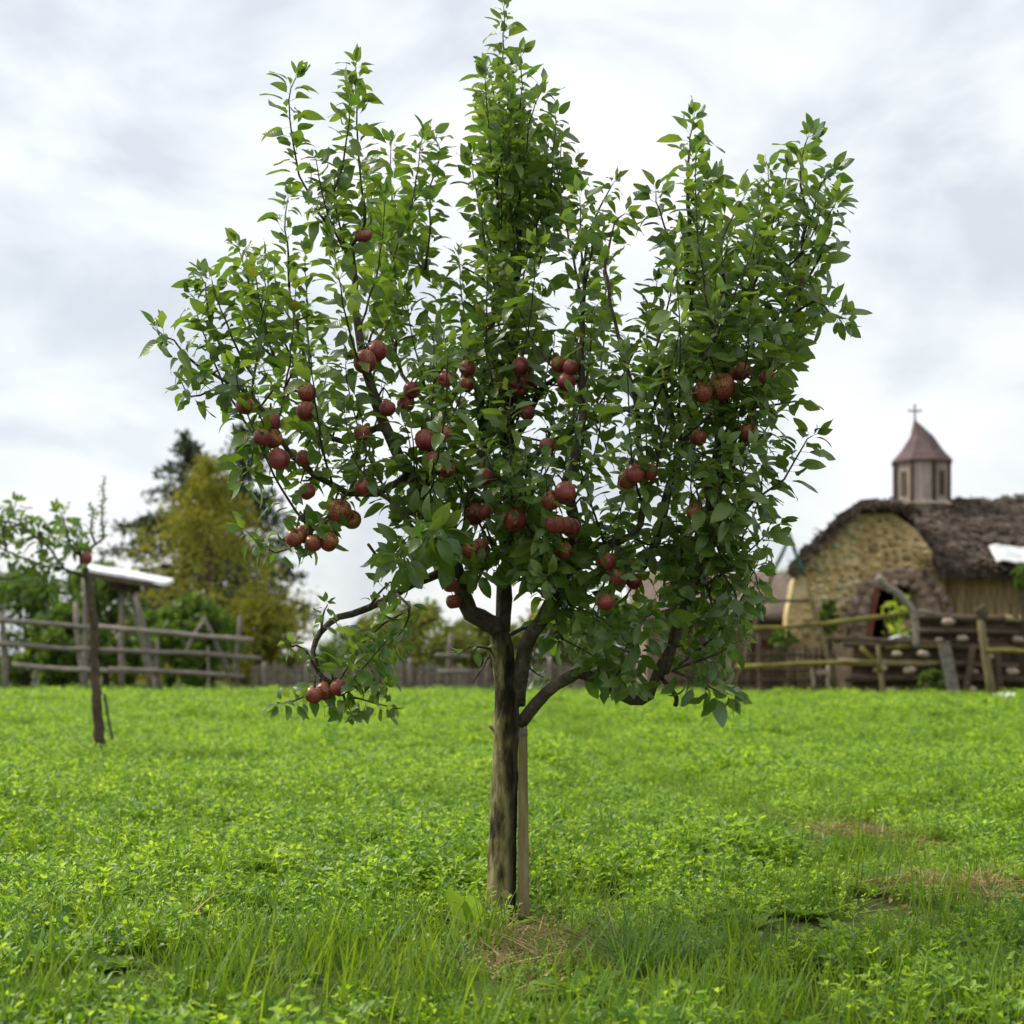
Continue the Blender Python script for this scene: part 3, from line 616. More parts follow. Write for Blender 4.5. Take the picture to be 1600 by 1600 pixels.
for px, py, r_, label in APPLES:
    dd = np.hypot(node_px[:, 0] - px, node_px[:, 1] - (py - r_)); near = np.where(dd < 46)[0]
    if len(near) == 0: near = np.array([int(np.argmin(dd))])
    i = near[np.argsort(allnodes[near, 1])[min(len(near) - 1, int(len(near) * 0.18))]]
    D = allnodes[i, 1] - 0.02; rw = r_ / F * D
    # apples are about 6 to 7.5 cm wide: what looks small is half hidden
    rw = min(0.042, max(0.024, rw)); c = at(px, py, D)
    for (c2, r2) in apples:                               # no two apples inside one another
        dv = c - c2; dist = np.linalg.norm(dv); need = (rw + r2) * 0.97
        if dist < need:
            lat = math.hypot(dv[0], dv[2]); dy = math.sqrt(max(0, need ** 2 - lat ** 2)); c = at(px, py, c2[1] + dy * 1.02); rw = min(0.042, max(0.027, r_ / F * c[1]))
    apples.append((c, rw))
    o = put('apple', AME, None, None, label=label, cat='apple', group='apples on the fruit tree')
    o.location = c; s_ = rw / 0.0352; o.scale = (s_, s_, s_ * RNG.uniform(0.93, 1.03)); o.rotation_euler = (RNG.normal(0, 0.4), RNG.normal(0, 0.4), RNG.uniform(0, 6.28))
    if 'withered' in label: o.scale = (s_, s_ * 0.85, s_ * 0.7)
    if 'eye facing' in label: o.rotation_euler = (R(-68), 0, 0.2)
    put('stem', STEM, None, o, world=False); put('calyx', CALYX, None, o, world=False)
    M3 = np.array(o.rotation_euler.to_matrix()); tip = c + M3 @ (np.array([0.006, 0.001, 0.045]) * s_)
    j = int(np.argmin(np.linalg.norm(allnodes - tip, axis=1))); q = allnodes[j]
    mid = (tip + q) / 2 + np.array([0, 0, 0.03 + 0.15 * np.linalg.norm(q - tip)])
    Pq = catmull([tip, mid, q], 0.02); T.tubes.append(('spur', Pq, np.linspace(0.0022, 0.004, len(Pq))))
# leaves keep out of the apples and do not cover more than a little of them
keep = []
for lf in T.leaves:
    M = lf[0]; c = M[:3, 3] + M[:3, 0] * 0.5; x, y = proj(c); bad = False
    for (a, r_), (_x, _y, rpx, _l) in zip(apples, APPLES):
        ax_, ay_ = proj(a); rp = r_ / a[1] * F; dd = math.hypot(x - ax_, y - ay_)
        if (c[1] < a[1] + 0.01 and dd < rp * (1.15 if rpx > 13 else 0.95) and RNG.random() < (0.84 if rpx > 13 else 0.42)) or np.linalg.norm(c - a) < r_ * 1.2: bad = True; break
    if not bad and c[1] < TREE_Y - 0.05:                  # the fork of the trunk shows
        if 715 < x < 850 and 925 < y < 1080: bad = RNG.random() < 0.8
    if not bad: keep.append(lf)
for (c, rw), (_x, _y, _r, lb) in zip(apples, APPLES):       # the leaf that lies over the big centre apple
    if 'leaf lying over' in lb: keep.append((leaf_matrix(c + np.array([0.004, -rw * 0.80, rw * 0.98]), np.array([-0.05, -0.22, -1.0]), np.array([0.1, -1.0, 0.25]), 0.042), 2, 0.4))
T.leaves = keep; print('LEAVES', len(keep), 'shoots', made)

def finish_tree(T, root, mat, bark, trunk_done=True, nsolo=300, stuff_name='foliage'):
    # which leaves show largest: a small depth buffer
    res = 800; owner = np.full((res, res), -1, np.int32); order = sorted(range(len(T.leaves)), key=lambda i: T.leaves[i][0][1, 3])
    for i in order:
        M, vi, _ = T.leaves[i]; V, f, _u = LV[vi]; W = V[:35] @ M[:3, :3].T + M[:3, 3]
        g = W.reshape(7, 5, 3); c = np.concatenate([g.reshape(-1, 3), ((g[1:] + g[:-1]) / 2).reshape(-1, 3), ((g[:, 1:] + g[:, :-1]) / 2).reshape(-1, 3)])
        X = ((800 + c[:, 0] / c[:, 1] * F) / 2).astype(int); Y = ((HOR - (c[:, 2] - CAMH) / c[:, 1] * F) / 2).astype(int)
        for dx in (0, 1):
            for dy in (0, 1):
                ok = (X + dx >= 0) & (X + dx < res) & (Y + dy >= 0) & (Y + dy < res); xs, ys = X[ok] + dx, Y[ok] + dy
                fr = owner[ys, xs] < 0; owner[ys[fr], xs[fr]] = i
    cnt = np.bincount(owner[owner >= 0], minlength=len(T.leaves)); solo = set(int(i) for i in np.argsort(-cnt)[:nsolo] if cnt[i] > 0)
    metas = [leaf_mesh(i, mat) for i in range(len(LV))]; loc = Matrix.Translation(-Vector(root.location))
    for i in sorted(solo):
        M, vi, _ = T.leaves[i]; o = bpy.data.objects.new('leaf', metas[vi]); COL.objects.link(o); o.parent = root; o.matrix_parent_inverse = loc; o.matrix_basis = Matrix(M.tolist())
    rest = [lf for i, lf in enumerate(T.leaves) if i not in solo]
    if rest: bake_leaves(rest, stuff_name, mat, root, kind='stuff')
    sp = MB()
    for name, P, rad in T.tubes:
        if name == 'spur': sp.tube(P, rad, 5, tint=float(RNG.random())); continue
        mb = MB(); mb.tube(P, rad, 10 if name == 'limb' else 6, rough=0.04 if name == 'limb' else 0.0); mb.build(name, bark, root, smooth=True)
    if sp.n: sp.build('spurs', bark, root, smooth=True, kind='stuff')
base = at(788, 1432, TREE_Y)
apple_tree = empty('apple_tree', (base[0], TREE_Y, 0), label='apple tree laden with red fruit beside a wooden stake', cat='tree')
# trunk: two grown-together stems with swellings, flare at the foot
def trunk_mesh():
    mb = MB(); ys = np.linspace(1445, 985, 60); n = 28; V = []
    cx = lambda y: np.interp(y, [985, 1030, 1090, 1130, 1200, 1300, 1400, 1445], [781, 786, 791, 791, 789, 786, 783, 782])
    rr = lambda y: np.interp(y, [985, 1010, 1060, 1110, 1130, 1160, 1250, 1350, 1400, 1425, 1445], [14, 19, 17, 19, 22.5, 20, 21, 22.5, 23.5, 25, 29])
    for y in ys:
        c = at(cx(y), y, TREE_Y); r0 = rr(y) / F * TREE_Y
        for k in range(n):
            a = 2 * math.pi * k / n; q = Vector((math.cos(a) * 1.2, math.sin(a) * 1.2, c[2] * 5))
            w = 1 + 0.09 * noise.noise(q * 1.3) + 0.05 * noise.noise(q * 3.1) + 0.03 * noise.noise(q * 7) + (0.07 * math.cos(5 * a + 1) * max(0, (y - 1380) / 65))
            V.append((c[0] + r0 * w * math.cos(a), c[1] + r0 * w * math.sin(a), c[2]))
    m = len(ys); Fs = [(i * n + k, i * n + (k + 1) % n, (i + 1) * n + (k + 1) % n, (i + 1) * n + k) for i in range(m - 1) for k in range(n)] + [tuple((m - 1) * n + k for k in range(n))]
    mb.add(V, Fs)
    c = at(770, 1138, TREE_Y - 0.01); mb.tube([c + [0.012, 0.01, 0.0], c, c + [-0.012, -0.004, 0.008]], [0.016, 0.008, 0.004], 8)
    return mb
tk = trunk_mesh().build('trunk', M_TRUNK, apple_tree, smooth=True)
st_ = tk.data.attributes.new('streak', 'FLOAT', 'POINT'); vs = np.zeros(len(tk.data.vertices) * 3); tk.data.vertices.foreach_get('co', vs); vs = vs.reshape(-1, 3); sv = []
for x, y, z in vs:                                        # bark darker down its right side and near the top, with a ragged edge
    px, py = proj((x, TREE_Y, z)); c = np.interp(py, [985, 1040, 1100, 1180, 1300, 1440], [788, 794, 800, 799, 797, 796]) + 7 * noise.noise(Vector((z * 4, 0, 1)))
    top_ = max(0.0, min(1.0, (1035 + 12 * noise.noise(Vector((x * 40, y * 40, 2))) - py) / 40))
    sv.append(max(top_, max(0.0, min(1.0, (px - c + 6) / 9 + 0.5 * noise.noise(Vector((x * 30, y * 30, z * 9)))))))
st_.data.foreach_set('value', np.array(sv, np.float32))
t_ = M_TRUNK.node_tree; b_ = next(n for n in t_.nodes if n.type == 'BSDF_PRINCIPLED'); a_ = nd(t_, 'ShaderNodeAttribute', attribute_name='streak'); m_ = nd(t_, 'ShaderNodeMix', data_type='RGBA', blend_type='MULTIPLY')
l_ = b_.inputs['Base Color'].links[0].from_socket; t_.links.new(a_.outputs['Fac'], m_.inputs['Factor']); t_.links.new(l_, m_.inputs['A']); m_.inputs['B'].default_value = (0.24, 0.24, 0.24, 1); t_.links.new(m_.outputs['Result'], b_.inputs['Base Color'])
mb = MB(); c = at(789, 1397, TREE_Y - 0.045); mb.tube([c + [0, 0.02, 0], c + [0.001, -0.006, 0]], [0.014, 0.0125], 10); mb.build('pruning_scar', noisy('fresh_cut', [(0.30, 0.23, 0.12), (0.45, 0.36, 0.20)], scale=40, bump=0.2), apple_tree)
finish_tree(T, apple_tree, M_LEAF, M_BARK)
# the stake
stake = empty('wooden_stake', (at(817, 1430, TREE_Y - 0.02)[0], TREE_Y - 0.02, 0), label='square weathered wooden stake standing tight beside the apple trunk', cat='stake')
mb = MB(); a = at(818, 1448, TREE_Y - 0.015); b = at(817, 1136, TREE_Y - 0.005); ts = np.linspace(0, 1, 9); V = []
for t in ts:
    c = a + (b - a) * t; w = (0.0195 - 0.0065 * t); jx = 0.0012 * noise.noise(Vector((t * 6, 0, 3)))
    V += [(c[0] - w + jx, c[1] - w * 0.8, c[2]), (c[0] + w + jx, c[1] - w * 0.8, c[2] + (0.003 if t == 1 else 0)), (c[0] + w + jx, c[1] + w * 0.8, c[2]), (c[0] - w + jx, c[1] + w * 0.8, c[2] - (0.003 if t == 1 else 0))]
mb.add(V, [(i * 4 + k, i * 4 + (k + 1) % 4, i * 4 + 4 + (k + 1) % 4, i * 4 + 4 + k) for i in range(8) for k in range(4)] + [(32, 33, 34, 35)])
mb.build('post', M_STAKE, stake)
mb = MB(); c = at(817, 1146, TREE_Y - 0.005); mb.box(c, (0.029, 0.024, 0.022)); mb.build('worn_top_band', M_WOODG, stake)

# ------------------------------------------------------------------ meadow
def blade(mb, p, h, w, lean, az, curl=0.6, tint=0.0, seg=3):
    p = np.asarray(p, float); dx, dy = math.cos(az), math.sin(az); sx, sy = -dy, dx; V = []
    for i in range(seg + 1):
        t = i / seg; out_ = lean * (t + curl * t * t) * h; z = h * (t - 0.35 * curl * lean * t * t); ww = w * (1 - t) ** 0.7 * 0.5 + 0.0003
        V += [(p[0] + dx * out_ - sx * ww, p[1] + dy * out_ - sy * ww, p[2] + z), (p[0] + dx * out_ + sx * ww, p[1] + dy * out_ + sy * ww, p[2] + z)]
    mb.add(V, [(2 * i, 2 * i + 1, 2 * i + 3, 2 * i + 2) for i in range(seg)], tint)
def leaflet(mb, p, ax, up, ln, w, tint, cup=0.25):
    x = unit(ax); z = unit(up - x * np.dot(up, x)); y = np.cross(z, x)
    pts = [(0, 0, 0), (0.55, 0.5 * w / ln, cup * 0.3), (0.95, 0.28 * w / ln, cup * 0.15), (1.0, 0, -0.05), (0.95, -0.28 * w / ln, cup * 0.15), (0.55, -0.5 * w / ln, cup * 0.3), (0.55, 0, 0.02)]
    V = [p + (x * a + y * b + z * c) * ln for a, b, c in pts]
    mb.add(V, [(0, 6, 1), (1, 6, 3, 2), (6, 5, 4, 3), (0, 5, 6)], tint)
def src(mb, name, mat):
    return put(name, mb.mesh(name, True), mat, link=False)
def clover_src(seed, n=46, hmax=0.095, half=0.13, ll=0.020, nar=0.5):
    r_ = np.random.default_rng(seed); mb = MB()
    for _ in range(n):                                    # a leaning stem with a three-part leaf at each joint
        base = np.array([*r_.uniform(-half, half, 2), -0.005]); h = r_.uniform(0.35, 1) * hmax; az0 = r_.uniform(0, 6.28); lean = r_.uniform(0.1, 0.7); t = r_.random()
        tip = base + np.array([math.cos(az0) * lean * h, math.sin(az0) * lean * h, h]); sd = np.array([-math.sin(az0), math.cos(az0), 0]) * 0.0011
        mb.add([base - sd, base + sd, tip + sd, tip - sd], [(0, 1, 2, 3)], t)
        for fr in (r_.uniform(0.3, 0.5), r_.uniform(0.6, 0.8), 1.0):
            p = base + (tip - base) * fr; a0 = r_.uniform(0, 6.28); out_ = np.array([math.cos(a0), math.sin(a0), 0.5]) * (0.012 if fr < 1 else 0.002); p = p + out_
            for k in (-1.25, 0, 1.25):
                a_ = a0 + k + r_.normal(0, 0.2); el = r_.uniform(-0.15, 1.05)
                leaflet(mb, p, np.array([math.cos(a_), math.sin(a_), el]), unit(np.array([-math.cos(a_) * el, -math.sin(a_) * el, 1.0]) + r_.normal(0, 0.45, 3)), ll * r_.uniform(0.65, 1.25), ll * nar, min(0.999, max(0, t + r_.normal(0, 0.12))))
    return src(mb, 'clover_patch', M_CLOVER)
def grass_src(seed, n=60, h=0.11, half=0.12, w=0.0045, mat=None, lean=0.55):
    r_ = np.random.default_rng(seed); mb = MB()
    for _ in range(n): blade(mb, (*r_.uniform(-half, half, 2), -0.005), h * r_.uniform(0.4, 1.15), w * r_.uniform(0.6, 1.3), r_.uniform(0.1, lean), r_.uniform(0, 6.28), r_.uniform(0.3, 1.0), r_.random(), 4)
    return src(mb, 'grass_patch', mat or M_BLADE)
def weed_leaf(mb, p, az, ln, w, rise, tint, lobed=True, r_=RNG):
    dx, dy = math.cos(az), math.sin(az); V = []; rows = 13
    for i in range(rows):
        t = i / (rows - 1); o = ln * t * math.cos(rise * (1 - 0.75 * t)); z = ln * (math.sin(rise) * t - 0.42 * math.sin(rise) * t * t)
        ww = w * 0.5 * (0.12 + math.sin(math.pi * min(1, 0.08 + 0.92 * t ** 1.25)) ** 0.8)
        if i == rows - 1: ww = 0.001
        if lobed and 0 < i < rows - 1: ww *= (0.5 if i % 2 else 1.15) * r_.uniform(0.9, 1.1)
        c = np.array([p[0] + dx * o, p[1] + dy * o, p[2] + z]); s = np.array([-dy, dx, 0.0])
        V += [c - s * ww + Z * ww * 0.35, c, c + s * ww + Z * ww * 0.35]
    mb.add(V, [(3 * i + k, 3 * i + k + 1, 3 * i + 4 + k, 3 * i + 3 + k) for i in range(rows - 1) for k in range(2)], tint)
def weed_src(seed, n=9, ln=0.13, w=0.036, lobed=True, rise=0.8):
    r_ = np.random.default_rng(seed); mb = MB()
    for k in range(n): weed_leaf(mb, (0, 0, 0), 6.28 * k / n + r_.normal(0, 0.3), ln * r_.uniform(0.55, 1.15), w * r_.uniform(0.7, 1.25), rise * r_.uniform(0.4, 1.4), r_.random(), lobed, r_)
    return src(mb, 'weed_rosette', M_WEED)
def scatter(name, pts, sources, label, cat, scale=(0.8, 1.25), tilt=0.08, weights=None):
    n = len(pts); me = bpy.data.meshes.new(name); me.vertices.add(n); me.vertices.foreach_set('co', np.asarray(pts, np.float32).ravel())
    def attr(nm, ty, dat, f='value'): a = me.attributes.new(nm, ty, 'POINT'); a.data.foreach_set(f, dat)
    attr('pick', 'INT', RNG.choice(len(sources), n, p=weights).astype(np.int32))
    attr('rot', 'FLOAT_VECTOR', np.column_stack([RNG.normal(0, tilt, n), RNG.normal(0, tilt, n), RNG.uniform(0, 6.28, n)]).astype(np.float32).ravel(), 'vector')
    sc_ = RNG.uniform(*scale, n) if not hasattr(scale[0], '__len__') else np.asarray(scale[0])
    attr('size', 'FLOAT', sc_.astype(np.float32))
    o = put(name, me, None, None, kind='stuff', label=label, cat=cat)
    c = bpy.data.collections.new(name + '_kinds')
    for i, s in enumerate(sources): s.name = '%s_%02d' % (s.name.split('.')[0], i); c.objects.link(s)
    g = bpy.data.node_groups.new(name, 'GeometryNodeTree'); g.interface.new_socket('Geometry', in_out='INPUT', socket_type='NodeSocketGeometry'); g.interface.new_socket('Geometry', in_out='OUTPUT', socket_type='NodeSocketGeometry')
    gi, go = nd(g, 'NodeGroupInput'), nd(g, 'NodeGroupOutput'); ip = nd(g, 'GeometryNodeInstanceOnPoints'); ci = nd(g, 'GeometryNodeCollectionInfo'); ci.inputs['Collection'].default_value = c; ci.inputs['Separate Children'].default_value = True; ci.inputs['Reset Children'].default_value = True
    def na(nm, ty): q = nd(g, 'GeometryNodeInputNamedAttribute', data_type=ty); q.inputs['Name'].default_value = nm; return q.outputs[0]
    mp_ = nd(g, 'GeometryNodeMeshToPoints')
    g.links.new(gi.outputs[0], mp_.inputs[0]); g.links.new(mp_.outputs[0], ip.inputs['Points']); g.links.new(ci.outputs[0], ip.inputs['Instance']); ip.inputs['Pick Instance'].default_value = True
    g.links.new(na('pick', 'INT'), ip.inputs['Instance Index']); e2r = nd(g, 'FunctionNodeEulerToRotation'); g.links.new(na('rot', 'FLOAT_VECTOR'), e2r.inputs[0]); g.links.new(e2r.outputs[0], ip.inputs['Rotation']); g.links.new(na('size', 'FLOAT'), ip.inputs['Scale'])
    g.links.new(ip.outputs[0], go.inputs[0]); md = o.modifiers.new('scatter', 'NODES'); md.node_group = g; return o
def bare(x, y):                                           # worn patches in the meadow
    v = max(0, 1 - ((x - 1.52) / 0.60) ** 2 - ((y - 5.0) / 0.44) ** 2) + max(0, 1 - ((x - 1.50) / 0.42) ** 2 - ((y - 6.4) / 0.50) ** 2)
    v += 1.1 * max(0, 1 - ((x - 0.05) / 0.34) ** 2 - ((y - 4.0) / 0.66) ** 2)
    v += 0.7 * max(0, 1 - ((x + 1.02) / 0.12) ** 2 - ((y - 3.95) / 0.14) ** 2)
    return v
def track(x, y):                                          # a faint trodden line from the worn patches to the far side
    c = np.interp(y, [5, 6.1, 7.9, 11.4, 22], [1.5, 1.3, 1.0, 0.78, 0.66]); return math.exp(-((x - c) / (0.13 + 0.012 * y)) ** 2) if 5 < y < 24 else 0.0
def lowg(x, y): return min(1, math.exp(-((x - 1.45) / 0.7) ** 2 - ((y - 4.8) / 0.6) ** 2) + math.exp(-((x - 1.45) / 0.5) ** 2 - ((y - 6.0) / 0.5) ** 2) + math.exp(-(x / 0.45) ** 2 - ((y - 3.95) / 0.6) ** 2) + 1.2 * track(x, y))
def field(dens, y0, y1, fn=lambda x, y: 1.0, margin=0.5, top=None):
    res = []; y = y0
    area = 0.343 * (y1 ** 2 - y0 ** 2) + 2 * margin * (y1 - y0); n = int(area * dens)
    for _ in range(n):
        yy = math.sqrt(RNG.uniform(y0 ** 2, y1 ** 2)); hw = 0.343 * yy + margin; x = RNG.uniform(-hw, hw)
        if RNG.random() > fn(x, yy): continue
        if math.hypot(x + 0.02, yy - TREE_Y) < 0.06: continue
        res.append((x, yy, hz(x, yy)))
    return res
def patchy(x, y, s, k): return 0.5 + 0.5 * noise.noise(Vector((x * s, y * s, k)))
def clov(x, y):
    b = bare(x, y); p = patchy(x, y, 0.9, 1.0)
    near = min(1, max(0.30, (y - 3.2) / 1.5)); right = 0.55 if (x > 0.9 and y < 7.5) else 1.0
    return max(0.0, min(1, near * right * (0.2 + 1.35 * p)) * (1 - 1.1 * b) * (1 - 0.35 * track(x, y)))
pts = field(66, 2.7, 9.5, clov) + field(40, 9.5, 17) + field(22, 17, 29, margin=3)
cl = [clover_src(i) for i in range(4)] + [clover_src(11, 40, 0.13, 0.11, 0.024, 0.42), clover_src(12, 60, 0.06, 0.14, 0.015, 0.6)]
ys_ = np.array([p[1] for p in pts]); scl = RNG.uniform(0.75, 1.25, len(pts)) * np.where(ys_ > 17, 1.5, np.where(ys_ > 9.5, 1.15, 1.0)) * np.array([0.35 + 0.8 * patchy(p[0], p[1], 2.6, 5.0) + 0.5 * patchy(p[0], p[1], 0.8, 9.0) for p in pts]) * np.array([1 - 0.5 * lowg(p[0], p[1]) for p in pts])
scatter('clover_meadow', pts, cl, 'bright green low clover covering the whole field', 'clover', scale=(scl,))
pts = field(48, 2.6, 9, lambda x, y: max(0.0, (0.35 + 0.65 * patchy(x, y, 1.3, 7.0) ** 0.8) * (1.0 if y < 4.6 else 0.65) * (1 - 0.75 * bare(x, y)))) + field(5, 9, 24)
scatter('lawn_grass', pts, [grass_src(i) for i in (21, 22, 23)] + [grass_src(24, 40, 0.17, 0.1, 0.006), grass_src(25, 26, 0.13, 0.09, 0.008)], 'mixed lawn grass growing among the clover', 'grass', weights=[.24, .24, .22, .15, .15])
pts = field(46, 2.6, 7.5, lambda x, y: (0.3 + 0.7 * patchy(x, y, 1.6, 3.0)) * (1.0 if y < 5.2 else 0.5) * (1 - 0.8 * min(1, bare(x, y))))
scatter('broadleaf_weeds', pts, [weed_src(31), weed_src(32, 7, 0.16, 0.04), weed_src(33, 6, 0.11, 0.045, False), weed_src(34, 11, 0.10, 0.026)], 'low rosettes of dandelion like weeds in the foreground', 'weeds', scale=(0.45, 1.0))
pts = field(230, 2.7, 7.5, lambda x, y: min(1, bare(x, y) * 1.2) * (0.8 if y < 4.55 and x < 0.6 else 1) + 0.012)
lit = MB()
for k in range(3):
    V_, f_, _u = LV[(2, 3, 5)[k]]; Mx = leaf_matrix(np.array([RNG.uniform(-.05, .05), RNG.uniform(-.05, .05), 0.012]), unit(np.array([RNG.normal(), RNG.normal(), 0.1])), unit(Z + RNG.normal(0, .35, 3)), 0.045); lit.add(V_ @ Mx[:3, :3].T + Mx[:3, 3], f_, float(RNG.random()))
scatter('dry_straw', pts, [src(lit, 'leaf_litter', M_DRY), grass_src(41, 26, 0.06, 0.07, 0.003, M_DRY, 5.0), grass_src(42, 20, 0.065, 0.06, 0.004, M_DRY, 5.5), grass_src(43, 18, 0.05, 0.07, 0.005, M_DRY, 3.2)], 'dry straw lying in the worn brown patches', 'straw', scale=(0.6, 1.2), tilt=0.15, weights=[.07, .31, .31, .31])

pts = [(x, y, 0) for x, y in zip(RNG.uniform(-13, 14, 900), RNG.uniform(27, 30.6, 900)) if not (x > 5.0 and y > 29.5)]
scatter('edge_grass', pts, [grass_src(i, 40, 0.11, 0.14, 0.006, None, 0.9) for i in (51, 52)] + cl[:1], 'uneven taller grass along the fences at the far edge of the field', 'grass', scale=(1.0, 2.6))
# single plants near the trunk
def plant(name, px, py, label, cat, D=None, group=None):
    D = D or CAMH * F / (py - HOR); p = at(px, py, D); p[2] = hz(p[0], p[1]); return empty(name, p, label=label, cat=cat, group=group), p
o, p = plant('dock_plant', 738, 1474, 'young dock plant with broad pale upright leaves before the trunk', 'plant', D=4.2)
for dx, az, ln, w, rise, tw in ((-0.005, 2.5, 0.165, 0.066, 1.35, 0), (0.014, 1.9, 0.14, 0.062, 1.45, 1), (-0.06, 3.6, 0.08, 0.03, 1.2, 0), (0.03, -0.4, 0.09, 0.035, 0.7, 0)):
    mb = MB(); V = []; rows = 9; tip = np.array([math.cos(az) * 0.38, -0.12, 1.0])
    for i in range(rows):
        t = i / (rows - 1); ww = w * 0.5 * max(0.06, math.sin(math.pi * min(1, t ** 1.35)) ** 0.7) if i else 0.002
        c = p + np.array([dx, 0, 0]) + unit(tip * np.array([1, 1, rise])) * ln * t + np.array([math.cos(az) * 0.03 * t * t, -0.01 * t, -0.01 * t * t]); s = np.array([0.95, 0.30 if tw else -0.25, 0.12 * math.cos(az)])
        V += [c - s * ww + np.array([0, 0.25 * ww, 0]), c, c + s * ww + np.array([0, 0.25 * ww, 0])]
    mb.add(V, [(3 * i + k, 3 * i + k + 1, 3 * i + 4 + k, 3 * i + 3 + k) for i in range(rows - 1) for k in range(2)], 0.3)
    mb.build('leaf', M_DOCK, o, smooth=True)
o, p = plant('grass_tuft', 1000, 1525, 'dense tuft of long arching blue green grass right of the trunk', 'grass tuft', D=3.72)
mb = MB(); r_ = np.random.default_rng(5)
for _ in range(230): blade(mb, p + np.array([*r_.normal(0, 0.045, 2), -0.01]), r_.uniform(0.10, 0.21), r_.uniform(0.003, 0.0055), r_.uniform(0.2, 1.1), r_.uniform(0, 6.28), r_.uniform(0.5, 1.2), r_.random(), 5)
mb.build('blades', M_TUFT, o, smooth=True, kind='stuff')
o, p = plant('dry_weed', 836, 1402, 'thin dry flower stem with a brown seed head by the stake', 'weed stem', D=4.6)
P = catmull([p, at(848, 1345, 4.58), at(858, 1305, 4.57), at(869, 1280, 4.57)], 0.01); mb = MB(); mb.tube(P, [0.0016, 0.001], 5); mb.build('stem', M_DRY, o, smooth=True)
mb = MB(); c = P[-1]
for k in range(9): leaflet(mb, c, RNG.normal(0, 1, 3) + Z * 0.7, Z + RNG.normal(0, .3, 3), 0.009, 0.005, 0.2)
mb.build('seed_head', M_WOODD, o)
mb = MB(); mb.tube([P[9], P[9] + [0.006, 0, 0.012], P[9] + [0.008, 0, 0.02]], [0.001, 0.0025, 0.0006], 5); mb.build('bud', M_WOODD, o)
o, p = plant('dry_stalk', 900, 1385, 'bare straw coloured stalk leaning right in the clover', 'weed stem', D=4.9)
mb = MB(); mb.tube(catmull([p, at(912, 1355, 4.9), at(938, 1308, 4.92)], 0.015), [0.0015, 0.0008], 5); mb.build('stem', M_DRY, o, smooth=True)
mb = MB(); weed_leaf(mb, p, 0.4, 0.05, 0.012, 0.9, 0.4, False); mb.build('leaf', M_WEED, o, smooth=True)
for px, py, label in ((880, 1428, 'large curled brown leaf in the grass right of the stake foot'), (868, 1478, 'brown fallen leaf lying in straw straight below the stake'), (735, 1520, 'pale brown fallen leaf below the broad leaved dock plant'), (815, 1530, 'fallen leaf nearest the picture bottom in the straw before the trunk'), (905, 1500, 'fallen leaf beside the left edge of the long grass tuft')):
    D = CAMH * F / (py - HOR); p = at(px, py, D); p[2] = hz(p[0], p[1]) + 0.04
    mb = MB(); V, f, _u = LV[3]; Mx = leaf_matrix(p, unit(np.array([RNG.normal(), RNG.normal(), 0.1])), unit(np.array([RNG.normal(0, .4), -0.5, 1])), 0.06); mb.add(V @ Mx[:3, :3].T + Mx[:3, 3] - p, f, 0.1)
    o = put('fallen_leaf', mb.mesh('fallen_leaf', True), M_DRY, None, label=label, cat='leaf', group='fallen leaves by the trunk'); o.location = p
# low flowers in the meadow and a white scrap far right
D = 22.5; p = at(1574, 1110, D); p[2] += 0.10; scrap = empty('white_scrap', p, label='crumpled white scrap lying in the grass before the log terrace', cat='litter')
for part, off, sz in (('sheet', (0, 0, 0.10), 0.24), ('flap', (-0.12, 0.03, 0.14), 0.15)):
    mb = MB(); g = 6; V = [(p[0] + off[0] + sz * (i / g - 0.5), p[1] + off[1] + sz * 0.4 * (j / g - 0.5), p[2] + off[2] + sz * 0.5 * noise.noise(Vector((i * 0.6, j * 0.6, sz * 9)))) for j in range(g + 1) for i in range(g + 1)]
    mb.add(V, [(j * (g + 1) + i, j * (g + 1) + i + 1, (j + 1) * (g + 1) + i + 1, (j + 1) * (g + 1) + i) for j in range(g) for i in range(g)]); mb.build(part, M_WHITE, scrap, smooth=True)

# ------------------------------------------------------------------ young apple tree at the left
Y = Tree(); YD = 11.8
yb = at(157, 1188, YD); young = empty('young_apple_tree', (yb[0], YD, 0), label='thin leaning young apple tree with its crown spreading to the left edge', cat='tree')
P = path([(158, 1190), (153, 1120), (148, 1040), (145, 960), (138, 905), (128, 870)], 0, 0, YD, 0.06, 0.004)
mb = MB(); mb.tube(P, [0.050, 0.040, 0.036, 0.034, 0.030, 0.022], 12, rough=0.05); mb.build('trunk', M_WOODD, young, smooth=True)
mb = MB(); mb.tube(path([(163, 1085), (170, 1125), (176, 1155)], 0.05, -0.1, YD), [0.012, 0.010], 6); mb.build('side_shoot', M_BARK, young, smooth=True)
ybr = [([(138, 905), (105, 890), (60, 880), (10, 860), (-60, 830)], 0, -0.3), ([(128, 870), (105, 850), (80, 838), (60, 830)], 0, 0.2), ([(100, 888), (70, 850), (30, 820), (0, 812), (-40, 800)], -0.1, 0.3), ([(60, 880), (30, 900), (0, 905), (-40, 900)], -0.1, -0.5), ([(128, 870), (110, 850), (102, 820), (95, 800)], 0, -0.4),
       ([(10, 860), (5, 830), (20, 800), (25, 785)], -0.2, -0.1), ([(80, 885), (70, 905), (80, 925)], 0, -0.3), ([(128, 870), (120, 850), (125, 835), (118, 822)], 0, 0.1), ([(-60, 830), (-100, 800), (-140, 750)], -0.3, -0.3), ([(-40, 770), (-80, 740), (-90, 690)], 0.3, 0.4), ([(30, 820), (-10, 840), (-40, 850)], 0, 0.5),
       ([(130, 880), (150, 850), (161, 840), (160, 800), (163, 748)], 0, 0.3), ([(150, 852), (142, 830), (146, 800), (141, 790)], 0.1, 0.3)]
